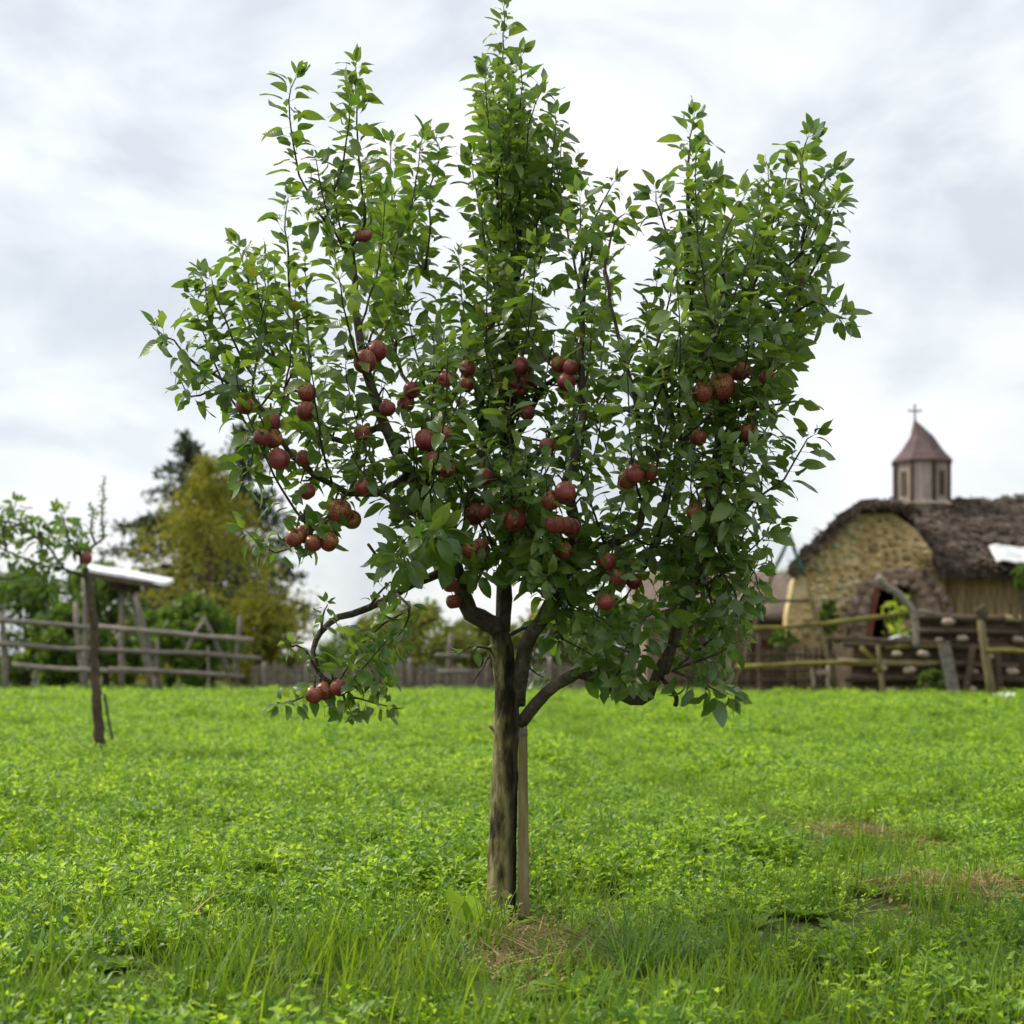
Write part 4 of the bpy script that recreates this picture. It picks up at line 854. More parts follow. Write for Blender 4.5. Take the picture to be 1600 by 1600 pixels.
for k, (pts, d0, d1) in enumerate(ybr):
    P = path(pts, d0, d1, YD, 0.05, 0.004); thin = k >= 11; Y_ = [Y.spur(P[i], Z, 5, 0.10) for i in range(1, len(P), 5) if not thin]
    Y.shoot(P, 0.012, 0.004, start=0.1 if not thin else 0.3, gap=0.024 if not thin else 0.007, size=0.115 if not thin else 0.036, droop=0.15)
finish_tree(Y, young, M_LEAF, M_BARK, nsolo=220)
ap = put('apple', AME, None, None, label='small red fruit at the top of the young tree trunk above the white roof', cat='apple'); ap.location = at(136, 872, YD - 0.05); ap.scale = (1.15, 1.15, 1.5)
put('stem', STEM, None, ap, world=False); put('calyx', CALYX, None, ap, world=False)

# ------------------------------------------------------------------ left rail fence
FD = 31.0
fence = empty('rail_fence', (at(200, 1085, FD)[0], FD, 0), label='grey split rail fence with three rails and crossed poles at left', cat='fence')
def pole(root, name, a, b, r0, r1, mat, D0=FD, D1=None, n=7):
    D1 = D1 or D0; A, B = at(*a, D0), at(*b, D1); P = catmull([A, (A + B) / 2 + RNG.normal(0, 0.02, 3), B], 0.5); P[1:-1] += RNG.normal(0, 0.008, P[1:-1].shape)
    mb = MB(); mb.tube(P, np.linspace(r0, r1, len(P)), n, rough=0.06); return mb.build(name, mat, root, smooth=True)
for a, b in (((-60, 966), (170, 982)), ((150, 979), (396, 1001)), ((-60, 1002), (180, 1017)), ((160, 1016), (408, 1029)), ((20, 1038), (200, 1049)), ((170, 1046), (382, 1057))):
    pole(fence, 'rail', a, b, 0.055, 0.05, M_WOODG, FD - 0.08, FD - 0.08)
for a, b, r_ in (((8, 1092), (2, 955), 0.07), ((132, 1092), (118, 940), 0.06), ((255, 1092), (212, 930), 0.065), ((370, 1094), (376, 962), 0.055), ((366, 1064), (317, 963), 0.05), ((288, 1024), (322, 966), 0.045), ((324, 1094), (325, 1010), 0.03), ((240, 1092), (246, 1000), 0.05), ((55, 1092), (60, 1040), 0.05)):
    pole(fence, 'post', a, b, r_, r_ * 0.85, M_WOODG, FD + 0.08, FD + 0.08)
pole(fence, 'bottom_rail', (290, 1089), (395, 1091), 0.04, 0.04, M_WOODD, FD - 0.3)
# roofed shelter behind it
HD = 33.0
sh = empty('shelter', (at(190, 1080, HD)[0], HD, 0), label='small roofed stand with a white sloping top behind the left fence', cat='shelter')
mb = MB()
def slab(pts, D0, D1, th, rise=0.0):
    V = []
    for D in (D0, D1):
        for (x, y) in pts: q = at(x, y, D0); q[2] += rise * (D - D0); V += [(q[0], D, q[2] + th / 2), (q[0], D, q[2] - th / 2)]
    n = len(pts); Fs = []
    for i in range(n - 1): a = 2 * i; Fs += [(a, a + 1, a + 3, a + 2), (a + 2 * n, a + 2 + 2 * n, a + 3 + 2 * n, a + 1 + 2 * n), (a, a + 2, a + 2 + 2 * n, a + 2 * n), (a + 1, a + 1 + 2 * n, a + 3 + 2 * n, a + 3)]
    Fs += [(0, 2 * n, 2 * n + 1, 1), (2 * n - 2, 2 * n - 1, 4 * n - 1, 4 * n - 2)]; return V, Fs
mb.add(*slab([(124, 889), (190, 900), (257, 913)], HD - 0.5, HD + 0.4, 0.08, 0.14)); mb.build('roof', M_WHITE, sh)
mb = MB(); mb.add(*slab([(130, 896), (200, 908), (236, 913)], HD - 0.7, HD + 0.4, 0.12)); mb.build('roof_beam', M_WOODD, sh)
mb = MB(); mb.add(*slab([(172, 914), (208, 919)], HD - 0.4, HD + 0.3, 0.16)); mb.build('bracket', M_WOODD, sh)
for a, b in (((190, 1085), (191, 918)), ((238, 1085), (205, 918)), ((132, 1085), (132, 900))): pole(sh, 'leg', a, b, 0.07, 0.06, M_WOODG, HD)

# ------------------------------------------------------------------ trees and bushes behind
def leafcloud(mb, P, size, rng, flat=0.0):
    n = len(P); A = rng.normal(0, 1, (n, 3)); A /= np.linalg.norm(A, axis=1)[:, None]; B = np.cross(A, rng.normal(0, 1, (n, 3))); B /= np.linalg.norm(B, axis=1)[:, None]
    s = size * rng.uniform(0.6, 1.4, n)[:, None]; V = np.stack([P - A * s, P + B * s * 0.45, P + A * s, P - B * s * 0.45], 1).reshape(-1, 3)
    F0 = (np.arange(n) * 4)[:, None] + np.arange(4); T0 = rng.random(n)
    base = mb.n; mb.v.append(V); mb.f += [tuple(int(i) + base for i in f) for f in F0]; mb.t += T0.tolist(); mb.n += len(V)
def broadleaf(name, px, py_top, D, wpx, label, cat, mat, seed, n=5000, leaf=0.07, pointed=False, base_py=None, lowpy=None, gaps=0.55, nclump=46, group=None):
    rng = np.random.default_rng(seed); top = at(px, py_top, D); hw = wpx / F * D / 2; zlo = at(px, lowpy, D)[2] if lowpy else 0.2; root = empty(name, (top[0], D, 0), label=label, cat=cat, group=group)
    H = top[2]; P = []; clumps = []
    for _ in range(nclump):
        t = rng.random() ** (1.15 if pointed else 0.8); prof = (1 - t) ** 0.75 * (0.35 + 0.65 * min(1, t * 5 + 0.35)) if pointed else math.sqrt(max(0.05, 1 - (2 * t - 0.9) ** 2 * 0.85))
        a = rng.uniform(0, 6.28); rr = math.sqrt(rng.random()) * 0.92; clumps.append((np.array([top[0] + math.cos(a) * rr * hw * prof, D + math.sin(a) * rr * hw * prof, zlo + (H - zlo) * t]), hw * rng.uniform(0.12, 0.27) * (1.1 - 0.6 * t if pointed else 1)))
    cr = MB()
    for c, r_ in clumps:
        k = int(n / len(clumps)); q = rng.normal(0, 1, (k, 3)); q /= np.linalg.norm(q, axis=1)[:, None]; q *= (rng.random(k) ** gaps)[:, None]
        leafcloud(cr, c + q * r_ * np.array([1, 1, 1.05]), leaf, rng)
    cr.build('crown', mat, root, kind='stuff')
    tr = MB(); tr.tube([(top[0], D, -0.1), (top[0] + 0.03 * hw, D, zlo + 0.3 * (H - zlo)), (top[0], D, zlo + 0.75 * (H - zlo))], [0.09 * hw ** 0.5, 0.06 * hw ** 0.5, 0.02], 8); tr.build('trunk', M_WOODD, root, smooth=True)
    br = MB()
    for c, r_ in clumps[::3]: br.tube([(top[0], D, max(0.2, c[2] * 0.6)), (top[0] * 0.4 + c[0] * 0.6, D * 0.4 + c[1] * 0.6, c[2] * 0.9), tuple(c)], [0.02, 0.012, 0.006], 4)
    br.build('branches', M_WOODD, root, kind='stuff'); return root
def conifer(name, px, py_top, D, wpx, label, seed, tiers=26, mat=M_CONIFER):
    rng = np.random.default_rng(seed); top = at(px, py_top, D); hw = wpx / F * D / 2; H = top[2]; root = empty(name, (top[0], D, 0), label=label, cat='tree', group='conifers behind the left fence')
    tr = MB(); tr.tube([(top[0], D, -0.1), (top[0], D, H * 0.5), (top[0], D, H)], [0.22, 0.13, 0.02], 8); tr.build('trunk', M_WOODD, root, smooth=True)
    cr = MB(); br = MB()
    for i in range(tiers):
        t = (i + rng.uniform(0, 0.8)) / tiers; z = H * (0.10 + 0.90 * t); rad = hw * (1 - t) ** 0.8 + 0.12
        for k in range(7):
            a = rng.uniform(0, 6.28); ln = rad * rng.uniform(0.55, 1.12); e = np.array([top[0] + math.cos(a) * ln, D + math.sin(a) * ln, z - ln * rng.uniform(0.05, 0.35)]); b0 = np.array([top[0], D, z])
            br.tube([b0, (b0 + e) / 2 + [0, 0, 0.05], e], [0.02, 0.012, 0.005], 4); m = max(8, int(ln * 42)); u = rng.random(m) ** 0.7
            q = b0 + (e - b0) * u[:, None] + rng.normal(0, 0.08, (m, 3)) - np.array([0, 0, 1.0]) * (rng.random(m) ** 2 * 0.45)[:, None]; leafcloud(cr, q, 0.12, rng)
    cr.build('crown', mat, root, kind='stuff'); br.build('branches', M_WOODD, root, kind='stuff')
conifer('conifer_tree', 290, 668, 58, 400, 'tall dark conifer, the taller left one rising behind the yellowing tree', 3)
conifer('conifer_tree', 378, 655, 64, 330, 'dark conifer rising between the yellowing tree and the apple tree', 4)
broadleaf('autumn_tree', 325, 722, 46, 480, 'yellowing autumn tree behind the rail fence at left', 'tree', M_LARCH, 6, n=15000, leaf=0.07, pointed=True, lowpy=1075, nclump=120)
for px, py, D, w, label, mat, seed in (
    (40, 905, 42, 240, 'dark green hedge bush at the left edge behind the fence', M_BUSH, 7),
    (165, 890, 43, 180, 'green bush behind the white roofed stand', M_BUSH, 8),
    (300, 945, 38, 190, 'low dark bush behind the crossed fence poles', M_BUSH, 9),
    (100, 960, 36, 150, 'spreading green bush close behind the fence at left', M_BUSH, 10),
    (400, 940, 47, 150, 'yellow green bush at the right foot of the yellowing tree', M_LARCH, 12),
    (640, 955, 47, 240, 'rounded bush beyond the paling fence left of the trunk', M_BUSH2, 13),
    (575, 985, 52, 170, 'dark bush beyond the paling fence behind the drooping branch', M_BUSH, 14),
    (865, 962, 48, 220, 'olive green bush beyond the paling fence right of the trunk', M_BUSH2, 15),
    (970, 950, 46, 170, 'green bush beyond the paling fence behind the low right limb', M_BUSH, 16),
    (735, 975, 49, 150, 'low olive bush beyond the paling fence straight left of the trunk fork', M_BUSH2, 17)):
    broadleaf('bush', px, py, D, w, label, 'bush', mat, seed, n=6500, leaf=0.10, lowpy=1068, nclump=64, group='bushes at the edge of the field')
# paling fence across the back
PD = 40.0; pal = empty('paling_fence', (0, PD, 0), label='grey brown paling fence across the far edge of the field', cat='fence')
mb = MB(); x = at(395, 1030, PD)[0]
while x < at(1010, 1030, PD)[0]:
    w = RNG.uniform(0.05, 0.10); h = 0.62 + 0.12 * noise.noise(Vector((x * 0.5, 0, 0))) + RNG.uniform(-0.08, 0.08); mb.box((x, PD + RNG.normal(0, 0.02), h / 2), (w, 0.025, h), tint=float(RNG.random())); x += w + RNG.uniform(0.005, 0.05)
mb.build('palings', M_WOODG, pal, kind='stuff')
for px in (413, 480, 560, 640, 760, 860, 960): pole(pal, 'post', (px, 1079), (px + RNG.uniform(-4, 4), 1035 - RNG.uniform(0, 8)), 0.07, 0.06, M_WOODG, PD - 0.1)
for a, b in (((395, 1066), (700, 1064)), ((680, 1065), (1010, 1066)), ((395, 1046), (700, 1047)), ((680, 1047), (1010, 1048))): pole(pal, 'rail', a, b, 0.04, 0.04, M_WOODD, PD + 0.06)
gp = empty('gate_post', at(703, 1078, PD - 1), label='pale post with two short cross rails left of the apple trunk', cat='post')
pole(gp, 'post', (702, 1080), (705, 990), 0.08, 0.07, M_WOODG, PD - 1)
for a, b in (((680, 1024), (735, 1026)), ((685, 1050), (735, 1050))): pole(gp, 'cross_rail', a, b, 0.06, 0.05, M_WOODG, PD - 1.1)

# ------------------------------------------------------------------ hut left of the earth house
UD = 37.0; hut = empty('clay_hut', (at(1110, 1075, UD)[0], UD, 0), label='low clay hut with a wide tan roof behind the right side of the tree', cat='hut')
def X(px, D): return (px - 800) / F * D
def ZZ(py, D): return CAMH + (HOR - py) / F * D
mb = MB(); mb.box(((X(1010, UD) + X(1245, UD)) / 2, UD + 1.5, ZZ(960, UD) / 2), (X(1245, UD) - X(1010, UD), 3.0, ZZ(960, UD))); mb.build('wall', M_PINK, hut)
mb = MB(); g = 24; V = []
for j in range(7):
    for i in range(g + 1):
        t = i / g; s = j / 6; x = X(985, UD) + (X(1268, UD) - X(985, UD)) * t; y = UD - 0.5 + 2.2 * s; z = ZZ(962, UD - 0.5) + (ZZ(893, UD + 1.7) - ZZ(962, UD - 0.5)) * (s ** 0.9) + 0.06 * noise.noise(Vector((x * 2, y * 2, 0))); V.append((x, y, z))
for j in range(7):
    for i in range(g + 1): x, y, z = V[j * (g + 1) + i]; V.append((x, y, z - 0.16))
n0 = 7 * (g + 1); q = lambda j, i: j * (g + 1) + i
Fs = [(q(j, i), q(j, i + 1), q(j + 1, i + 1), q(j + 1, i)) for j in range(6) for i in range(g)] + [(n0 + q(j, i), n0 + q(j + 1, i), n0 + q(j + 1, i + 1), n0 + q(j, i + 1)) for j in range(6) for i in range(g)]
Fs += [(q(0, i), n0 + q(0, i), n0 + q(0, i + 1), q(0, i + 1)) for i in range(g)] + [(q(j, e_), q(j + 1, e_), n0 + q(j + 1, e_), n0 + q(j, e_)) for j in range(6) for e_ in (0, g)]
mb.add(V, Fs); mb.build('roof', M_TAN, hut, smooth=True)
mb = MB(); mb.box((X(1195, UD), UD - 0.02, ZZ(1010, UD) / 2 + 0.1), (0.75, 0.06, 1.25)); mb.build('door', M_REDW, hut)
mb = MB(); mb.box((X(1090, UD), UD - 0.02, 1.25), (0.6, 0.06, 0.6)); w_ = mb.build('window', M_WOODD, hut)
mb = MB(); mb.box((X(1090, UD), UD - 0.06, 1.25), (0.46, 0.03, 0.46)); mb.build('pane', M_HOLE, w_)
# green A frame of poles in front of the hut
AD = 31.5; af = empty('pole_trestle', at(1233, 1080, AD), label='tall A shaped frame of thin poles between the hut and the earth house', cat='frame')
for a, b, mat in (((1308, 1080), (1256, 898), M_STAKE), ((1146, 1080), (1206, 898), M_WOODD)): pole(af, 'leg', a, b, 0.05, 0.045, mat, AD)
for a, b in (((1257, 902), (1232, 832)), ((1205, 902), (1235, 836))): pole(af, 'upper_leg', a, b, 0.046, 0.04, M_GREENP, AD)
pole(af, 'crossbar', (1192, 940), (1270, 940), 0.035, 0.035, M_WOODD, AD + 0.1)

# ------------------------------------------------------------------ earth house with thatch and belfry
GD = 34.0
house = empty('earth_house', (X(1400, GD), GD, 0), label='rounded yellow stone and clay house with a thick brown thatched roof', cat='house')
G = lambda pts, D=GD: [(X(x, D), ZZ(y, D)) for x, y in pts]
gable = [(1232, 1085), (1240, 960), (1252, 905), (1272, 862), (1305, 826), (1345, 803), (1395, 802), (1430, 826), (1456, 862), (1475, 905), (1478, 1085)]
# door surround and opening cut out of the gable: left and right jambs plus lintel
op = [(1352, 1085), (1358, 975), (1366, 925), (1390, 911), (1424, 909), (1428, 975), (1432, 1085)]
outer = gable
mb = MB(); left = [(1226, 1085), (1230, 960), (1240, 908), (1262, 868), (1300, 832), (1345, 803), (1390, 802), (1390, 911), (1366, 925), (1358, 975), (1352, 1085)]
right = [(1390, 802), (1395, 802), (1430, 826), (1456, 862), (1475, 905), (1478, 1085), (1432, 1085), (1428, 975), (1424, 909), (1390, 911)]
mb.prism(G(left), GD, GD + 0.5); mb.prism(G(right), GD, GD + 0.5); mb.build('gable_wall', M_YELLOW, house)
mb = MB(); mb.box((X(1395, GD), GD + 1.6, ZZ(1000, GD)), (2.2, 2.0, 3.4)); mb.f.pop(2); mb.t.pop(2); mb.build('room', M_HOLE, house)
arch_out = [(1318, 1085), (1322, 985), (1332, 935), (1352, 906), (1385, 890), (1420, 886), (1452, 902), (1474, 935), (1482, 985), (1484, 1085)]
mb = MB(); n = 10; Vv = []
arch_in = [(1354, 1085), (1356, 1010), (1360, 965), (1368, 925), (1390, 912), (1424, 910), (1427, 930), (1429, 965), (1430, 1010), (1432, 1085)]
for D, sc in ((GD - 0.32, 0.55), (GD - 0.42, 0.5), (GD + 0.1, 1.0)):
    pass
for (xo, yo), (xi, yi) in zip(arch_out, arch_in):
    for t, dpt in ((0, 0.02), (0.25, -0.30), (0.6, -0.42), (1.0, -0.30), (1.0, 0.3)):
        x_, y_ = xo + (xi - xo) * t, yo + (yi - yo) * t; D = GD + dpt; Vv.append((X(x_, GD) + 0.03 * noise.noise(Vector((x_ * .05, y_ * .05, t))), D, ZZ(y_, GD)))
mb.add(Vv, [(i * 5 + k, i * 5 + k + 1, (i + 1) * 5 + k + 1, (i + 1) * 5 + k) for i in range(n - 1) for k in range(4)]); mb.build('door_arch', M_MUD, house, smooth=True)
mb = MB(); mb.beam(at(1352, 1040, GD - 0.46), at(1370, 918, GD - 0.46), 0.10, 0.1); mb.build('door_jamb', M_REDW, house)
# stones set into the gable
def stone_mesh(seed):
    rng = np.random.default_rng(seed); mb = MB(); V = []; n = 6
    for zz_, r_ in ((-0.55, 0.75), (0.1, 1.0), (0.75, 0.6)):
        for k in range(n): a = 2 * math.pi * k / n; w = rng.uniform(0.85, 1.12); V.append((math.cos(a) * r_ * w, math.sin(a) * r_ * w, zz_))
    Fs = [(i * n + k, i * n + (k + 1) % n, (i + 1) * n + (k + 1) % n, (i + 1) * n + k) for i in range(2) for k in range(n)] + [(0, 5, 4, 3, 2, 1), (12, 13, 14, 15, 16, 17)]
    V = np.array(V) * 0.5; mb.add(np.column_stack([V[:, 0], -V[:, 2] * 0.7, V[:, 1]]), Fs); return mb.mesh('stone', True)
def meshset(mat): r_ = [stone_mesh(s) for s in range(4)]; [m.materials.append(mat) for m in r_]; return r_
SY, SG, SLc = meshset(M_STONE), meshset(M_STONEG), meshset(M_LICHEN)
SA = meshset(noisy('arch_stone', [(0.17, 0.115, 0.09), (0.30, 0.22, 0.18), (0.40, 0.31, 0.25)], scale=5, bump=0.5, tint=0.4))
placed = []; hinv = lambda root: Matrix.Translation(-Vector(root.location))
def stone(root, meshes, p, sx, sy, sz):
    o = bpy.data.objects.new('stone', meshes[RNG.integers(4)]); COL.objects.link(o); o.parent = root; o.matrix_parent_inverse = hinv(root); o.location = p; o.scale = (sx, sy, sz); o.rotation_euler = (0, RNG.normal(0, 0.2), 0); return o
k = 0; tries = 0
inner = [(1246, 1000), (1254, 925), (1276, 872), (1308, 834), (1346, 812), (1394, 811), (1426, 833), (1452, 866), (1470, 905), (1474, 960), (1470, 1000)]
arch_guard = [(1316, 1085), (1322, 975), (1334, 925), (1352, 900), (1385, 886), (1420, 882), (1454, 900), (1476, 935), (1486, 1085)]
while k < 230 and tries < 6000:
    tries += 1; px, py = RNG.uniform(1244, 1478), RNG.uniform(806, 1030)
    if not inside(px, py, inner) or inside(px, py, arch_guard): continue
    s = RNG.uniform(7, 17)
    if any(abs(px - a) < (s + c) * 0.46 and abs(py - b) < (s + c) * 0.36 for a, b, c in placed): continue
    placed.append((px, py, s)); k += 1; p = at(px, py, GD); p[0] = X(px, GD); p[1] = GD - 0.02
    stone(house, SLc if (px < 1345 and RNG.random() < 0.45 and px > 1270) else SY, p, s / F * GD, 0.16, s * 0.72 / F * GD)
for ring_, (ax0, ay0, bx0, by0), cnt in ((0, (1400, 985, 80, 92), 15), (1, (1398, 985, 62, 72), 12)):
    for k_ in range(cnt):                                 # rough stones set round the clay arch
        a_ = math.pi * (k_ + 0.5) / cnt; px, py = ax0 + bx0 * math.cos(a_), ay0 - by0 * math.sin(a_); o = stone(house, SA, (X(px, GD), GD - 0.34 - 0.06 * ring_, ZZ(py, GD)), 0.26, 0.18, 0.19); o.rotation_euler = (0, a_ - math.pi / 2 + RNG.normal(0, .15), 0)
# thatch over the gable: a thick ragged shell following its outline, sweeping back
def shell(prof, D0, D1, th, nseg, name, mat, root, seed, steps=12, amp=0.16):
    P2 = catmull(np.array([(x, y, 0) for x, y in prof], float), 9.0)[:, :2]; m = len(P2); V = []
    Tn = np.gradient(P2, axis=0); Nn = np.column_stack([Tn[:, 1], -Tn[:, 0]]); Nn /= np.linalg.norm(Nn, axis=1)[:, None]
    for layer in (0, 1):
        for j in range(steps + 1):
            D = D0 + (D1 - D0) * j / steps
            for i in range(m):
                x0, z0 = X(P2[i, 0], GD) + 0.26 * (D - GD), ZZ(P2[i, 1], GD); nx_, nz_ = Nn[i][0], -Nn[i][1]
                a = amp * noise.noise(Vector((x0 * 2.2, D * 2.2, z0 * 2.2 + seed))) + amp * 0.6 * noise.noise(Vector((x0 * 7, D * 7, z0 * 7 + seed)))
                off = (th + a) if layer == 0 else 0.0; dj = (0.18 * noise.noise(Vector((x0 * 3, z0 * 3, seed + 4.0)))) if j == 0 else 0
                V.append((x0 + nx_ * off, D + dj, z0 + nz_ * off))
    W = m; n0 = (steps + 1) * m; q = lambda j, i: j * W + i
    Fs = [(q(j, i), q(j, i + 1), q(j + 1, i + 1), q(j + 1, i)) for j in range(steps) for i in range(m - 1)] + [(n0 + q(j, i), n0 + q(j + 1, i), n0 + q(j + 1, i + 1), n0 + q(j, i + 1)) for j in range(steps) for i in range(m - 1)]
    Fs += [(q(0, i), n0 + q(0, i), n0 + q(0, i + 1), q(0, i + 1)) for i in range(m - 1)] + [(q(j, e_), q(j + 1, e_), n0 + q(j + 1, e_), n0 + q(j, e_)) for j in range(steps) for e_ in (0, m - 1)]
    mb = MB(); mb.add(V, Fs); mb.t = RNG.random(len(Fs)).tolist(); return mb.build(name, mat, root), P2
ro, P2 = shell([(1236, 900), (1256, 876), (1274, 852), (1302, 828), (1326, 808), (1350, 797), (1400, 796), (1420, 806)], GD - 0.35, GD + 4.6, 0.15, 10, 'gable_thatch', M_THATCH, house, 1.0)
# the long roof slope running off to the right
mb = MB(); gi_, gj = 46, 16; V = []
for lay in (0, 1):
    for j in range(gj + 1):
        for i in range(gi_ + 1):
            t = i / gi_; s = j / gj; xa = X(1464, 33.6) + 6.9 * t + (0.10 * s + 0.12 * noise.noise(Vector((s * 9, 2, 5)))) * (1 - t); y = 33.5 + 4.3 * s; z0 = ZZ(884 + 14 * t, 33.5); z1 = ZZ(783 - 6 * t, 37.8); z = z0 + (z1 - z0) * s ** 0.85
            if lay == 0: z += 0.16 * noise.noise(Vector((xa * 1.7, y * 1.7, 3))) + 0.09 * noise.noise(Vector((xa * 5, y * 5, 1))) + 0.06 * ((s * 6) % 1.0)
            else: z -= 0.22
            yy = y - (0.14 * noise.noise(Vector((xa * 4, 0, 9))) if j == 0 else 0); V.append((xa, yy, z))
n0 = (gi_ + 1) * (gj + 1); q = lambda j, i: j * (gi_ + 1) + i
Fs = [(q(j, i), q(j, i + 1), q(j + 1, i + 1), q(j + 1, i)) for j in range(gj) for i in range(gi_)] + [(n0 + q(j, i), n0 + q(j + 1, i), n0 + q(j + 1, i + 1), n0 + q(j, i + 1)) for j in range(gj) for i in range(gi_)]
Fs += [(q(0, i), n0 + q(0, i), n0 + q(0, i + 1), q(0, i + 1)) for i in range(gi_)] + [(q(j, e_), q(j + 1, e_), n0 + q(j + 1, e_), n0 + q(j, e_)) for j in range(gj) for e_ in (0, gi_)]
mb.add(V, Fs); mb.t = RNG.random(len(Fs)).tolist(); mb.build('long_roof', M_THATCH, house)
mb = MB(); bx0 = X(1300, 38); bx1 = X(1438, 33.6) + 6.9; zr = ZZ(786, 37.8)
mb.prism([(X(1330, GD), 0), (X(1330, GD), ZZ(880, GD)), (X(1390, GD), ZZ(815, GD)), (bx1, ZZ(812, GD)), (bx1, 0)], GD + 2.8, GD + 6.0); mb.build('rear_mass', M_YELLOW, house)
straw = MB()
for _ in range(3200):
    t, s_ = RNG.random(), RNG.random(); z0, z1 = ZZ(884 + 14 * t, 33.5), ZZ(783 - 6 * t, 37.8); p = np.array([X(1468, 33.6) + 6.85 * t, 33.5 + 4.3 * s_, z0 + (z1 - z0) * s_ ** 0.85 + 0.06 * (s_ * 6 % 1.0) + RNG.uniform(-0.02, 0.09)])
    straw.beam(p, p + np.array([RNG.normal(0, 0.10), -0.28, -0.28 * (z1 - z0) / 4.3 + RNG.normal(0.02, 0.03)]), RNG.uniform(0.02, 0.07), 0.015, float(RNG.random()))
for _ in range(1500):
    if RNG.random() < 0.45:
        i = RNG.integers(len(P2)); p = (X(P2[i, 0], GD) + RNG.normal(0, 0.04), GD - 0.35 + RNG.normal(0, 0.06), ZZ(P2[i, 1], GD) + RNG.uniform(0, 0.17))
    else:
        t = RNG.random(); p = (X(1438, 33.6) + 6.9 * t, 33.5 + RNG.normal(0, 0.07), ZZ(884 + 14 * t, 33.5) + RNG.uniform(-0.2, 0.05))
    q = np.array(p) + np.array([RNG.normal(0, 0.10), RNG.uniform(-0.2, 0.0), RNG.uniform(-0.16, 0.08)]); straw.beam(p, q, 0.02, 0.01, float(RNG.random()))
straw.build('thatch_straw', M_THATCH, house, kind='stuff')
# the low wall under the long eave: upright clay staves
mb = MB(); mb.box((X(1470, 34.3) + 3.4, 34.75, ZZ(875, 34.3) / 2), (7.0, 0.5, ZZ(875, 34.3))); mb.build('side_wall', M_MUD, house)
x = X(1468, 34.3); stv = []
for v in range(3):
    m_ = MB(); m_.box((0, 0, 0), (1, 1, 1), jit=0.04); me = m_.mesh('stave'); me.materials.append(M_YELLOW); stv.append(me)
while x < X(1468, 34.3) + 6.8:
    w = RNG.uniform(0.13, 0.22); h0, h1 = ZZ(970, 34.3), ZZ(888 + 10 * RNG.random(), 34.3); o = bpy.data.objects.new('stave', stv[RNG.integers(3)]); COL.objects.link(o); o.parent = house; o.matrix_parent_inverse = hinv(house)
    o.location = (x + w / 2, 34.45 + RNG.normal(0, 0.02), (h0 + h1) / 2); o.scale = (w * 0.93, 0.14, h1 - h0); o.rotation_euler = (0, RNG.normal(0, 0.02), 0); x += w
# belfry
BD = 37.4; bel = empty('belfry', (X(1440, BD), BD, ZZ(788, BD)), label='small octagonal wooden belfry with a pointed roof on the thatched house', cat='tower')
bc = (X(1440, BD), BD); br_ = 43 / F * BD
def ring(r_, z, n=8, rot=R(10)): return [(bc[0] + r_ * math.cos(rot + 2 * math.pi * k / n), bc[1] + r_ * math.sin(rot + 2 * math.pi * k / n), z) for k in range(n)]
def frustum(mb, rings):
    n = len(rings[0]); V = [p for r_ in rings for p in r_]; mb.add(V, [(i * n + k, i * n + (k + 1) % n, (i + 1) * n + (k + 1) % n, (i + 1) * n + k) for i in range(len(rings) - 1) for k in range(n)] + [tuple(range(n))[::-1], tuple((len(rings) - 1) * n + k for k in range(n))])
mb = MB(); frustum(mb, [ring(br_ * 0.96, ZZ(800, BD)), ring(br_ * 0.98, ZZ(722, BD))]); mb.build('drum', M_TOWER, bel)
for k in range(8):                                        # corner posts and a boarded face between each pair
    a = R(10) + 2 * math.pi * k / 8; a2 = a + math.pi / 8; c = np.array([bc[0] + br_ * math.cos(a), bc[1] + br_ * math.sin(a), 0]); mb = MB()
    mb.tube([c + [0, 0, ZZ(800, BD)], c + [0, 0, ZZ(721, BD)]], 0.06, 6); mb.build('corner_post', M_WOODD, bel)
    f = np.array([math.cos(a2), math.sin(a2), 0]); s = np.array([-math.sin(a2), math.cos(a2), 0]); rr_ = br_ * 0.96 * math.cos(math.pi / 8)
    for u in (-0.34, -0.115, 0.115, 0.34):
        p = np.array([bc[0], bc[1], (ZZ(797, BD) + ZZ(724, BD)) / 2]) + f * (rr_ + 0.012) + s * u * br_ * 0.74; mb = MB(); rot = np.column_stack([s, f, [0, 0, 1.0]])
        mb.box(p, (br_ * 0.15, 0.03, ZZ(724, BD) - ZZ(797, BD)), rot=rot); mb.build('plank', M_TOWER, bel)
    if k in (4, 6): pass
    if k % 2 == 0:
        p = np.array([bc[0], bc[1], ZZ(758, BD)]) + f * (rr_ + 0.04); mb = MB(); mb.box(p, (0.15, 0.03, 0.60), rot=np.column_stack([s, f, [0, 0, 1.0]])); mb.build('louvre_opening', M_WOODD, bel)
mb = MB(); frustum(mb, [ring(br_ * 1.14, ZZ(725, BD)), ring(br_ * 1.14, ZZ(722, BD)), ring(br_ * 0.80, ZZ(706, BD)), ring(br_ * 0.44, ZZ(683, BD)), [(x - 0.17, y, z) for x, y, z in ring(0.03, ZZ(657, BD))]]); mb.build('spire', M_SLATE, bel)
mb = MB(); frustum(mb, [ring(br_ * 1.12, ZZ(791, BD)), ring(br_ * 1.04, ZZ(784, BD))]); mb.build('skirt', M_STONEG, bel)
mb = MB(); c = np.array([X(1428, BD), BD, 0.0]); c[0] = bc[0] - 0.17
cross = empty('cross', (bc[0], BD, ZZ(658, BD)), label='small iron cross standing on the belfry roof', cat='cross')
mb.tube([c + [0, 0, ZZ(660, BD)], c + [0, 0, ZZ(634, BD)]], 0.022, 6); mb.build('upright', M_IRON, cross)
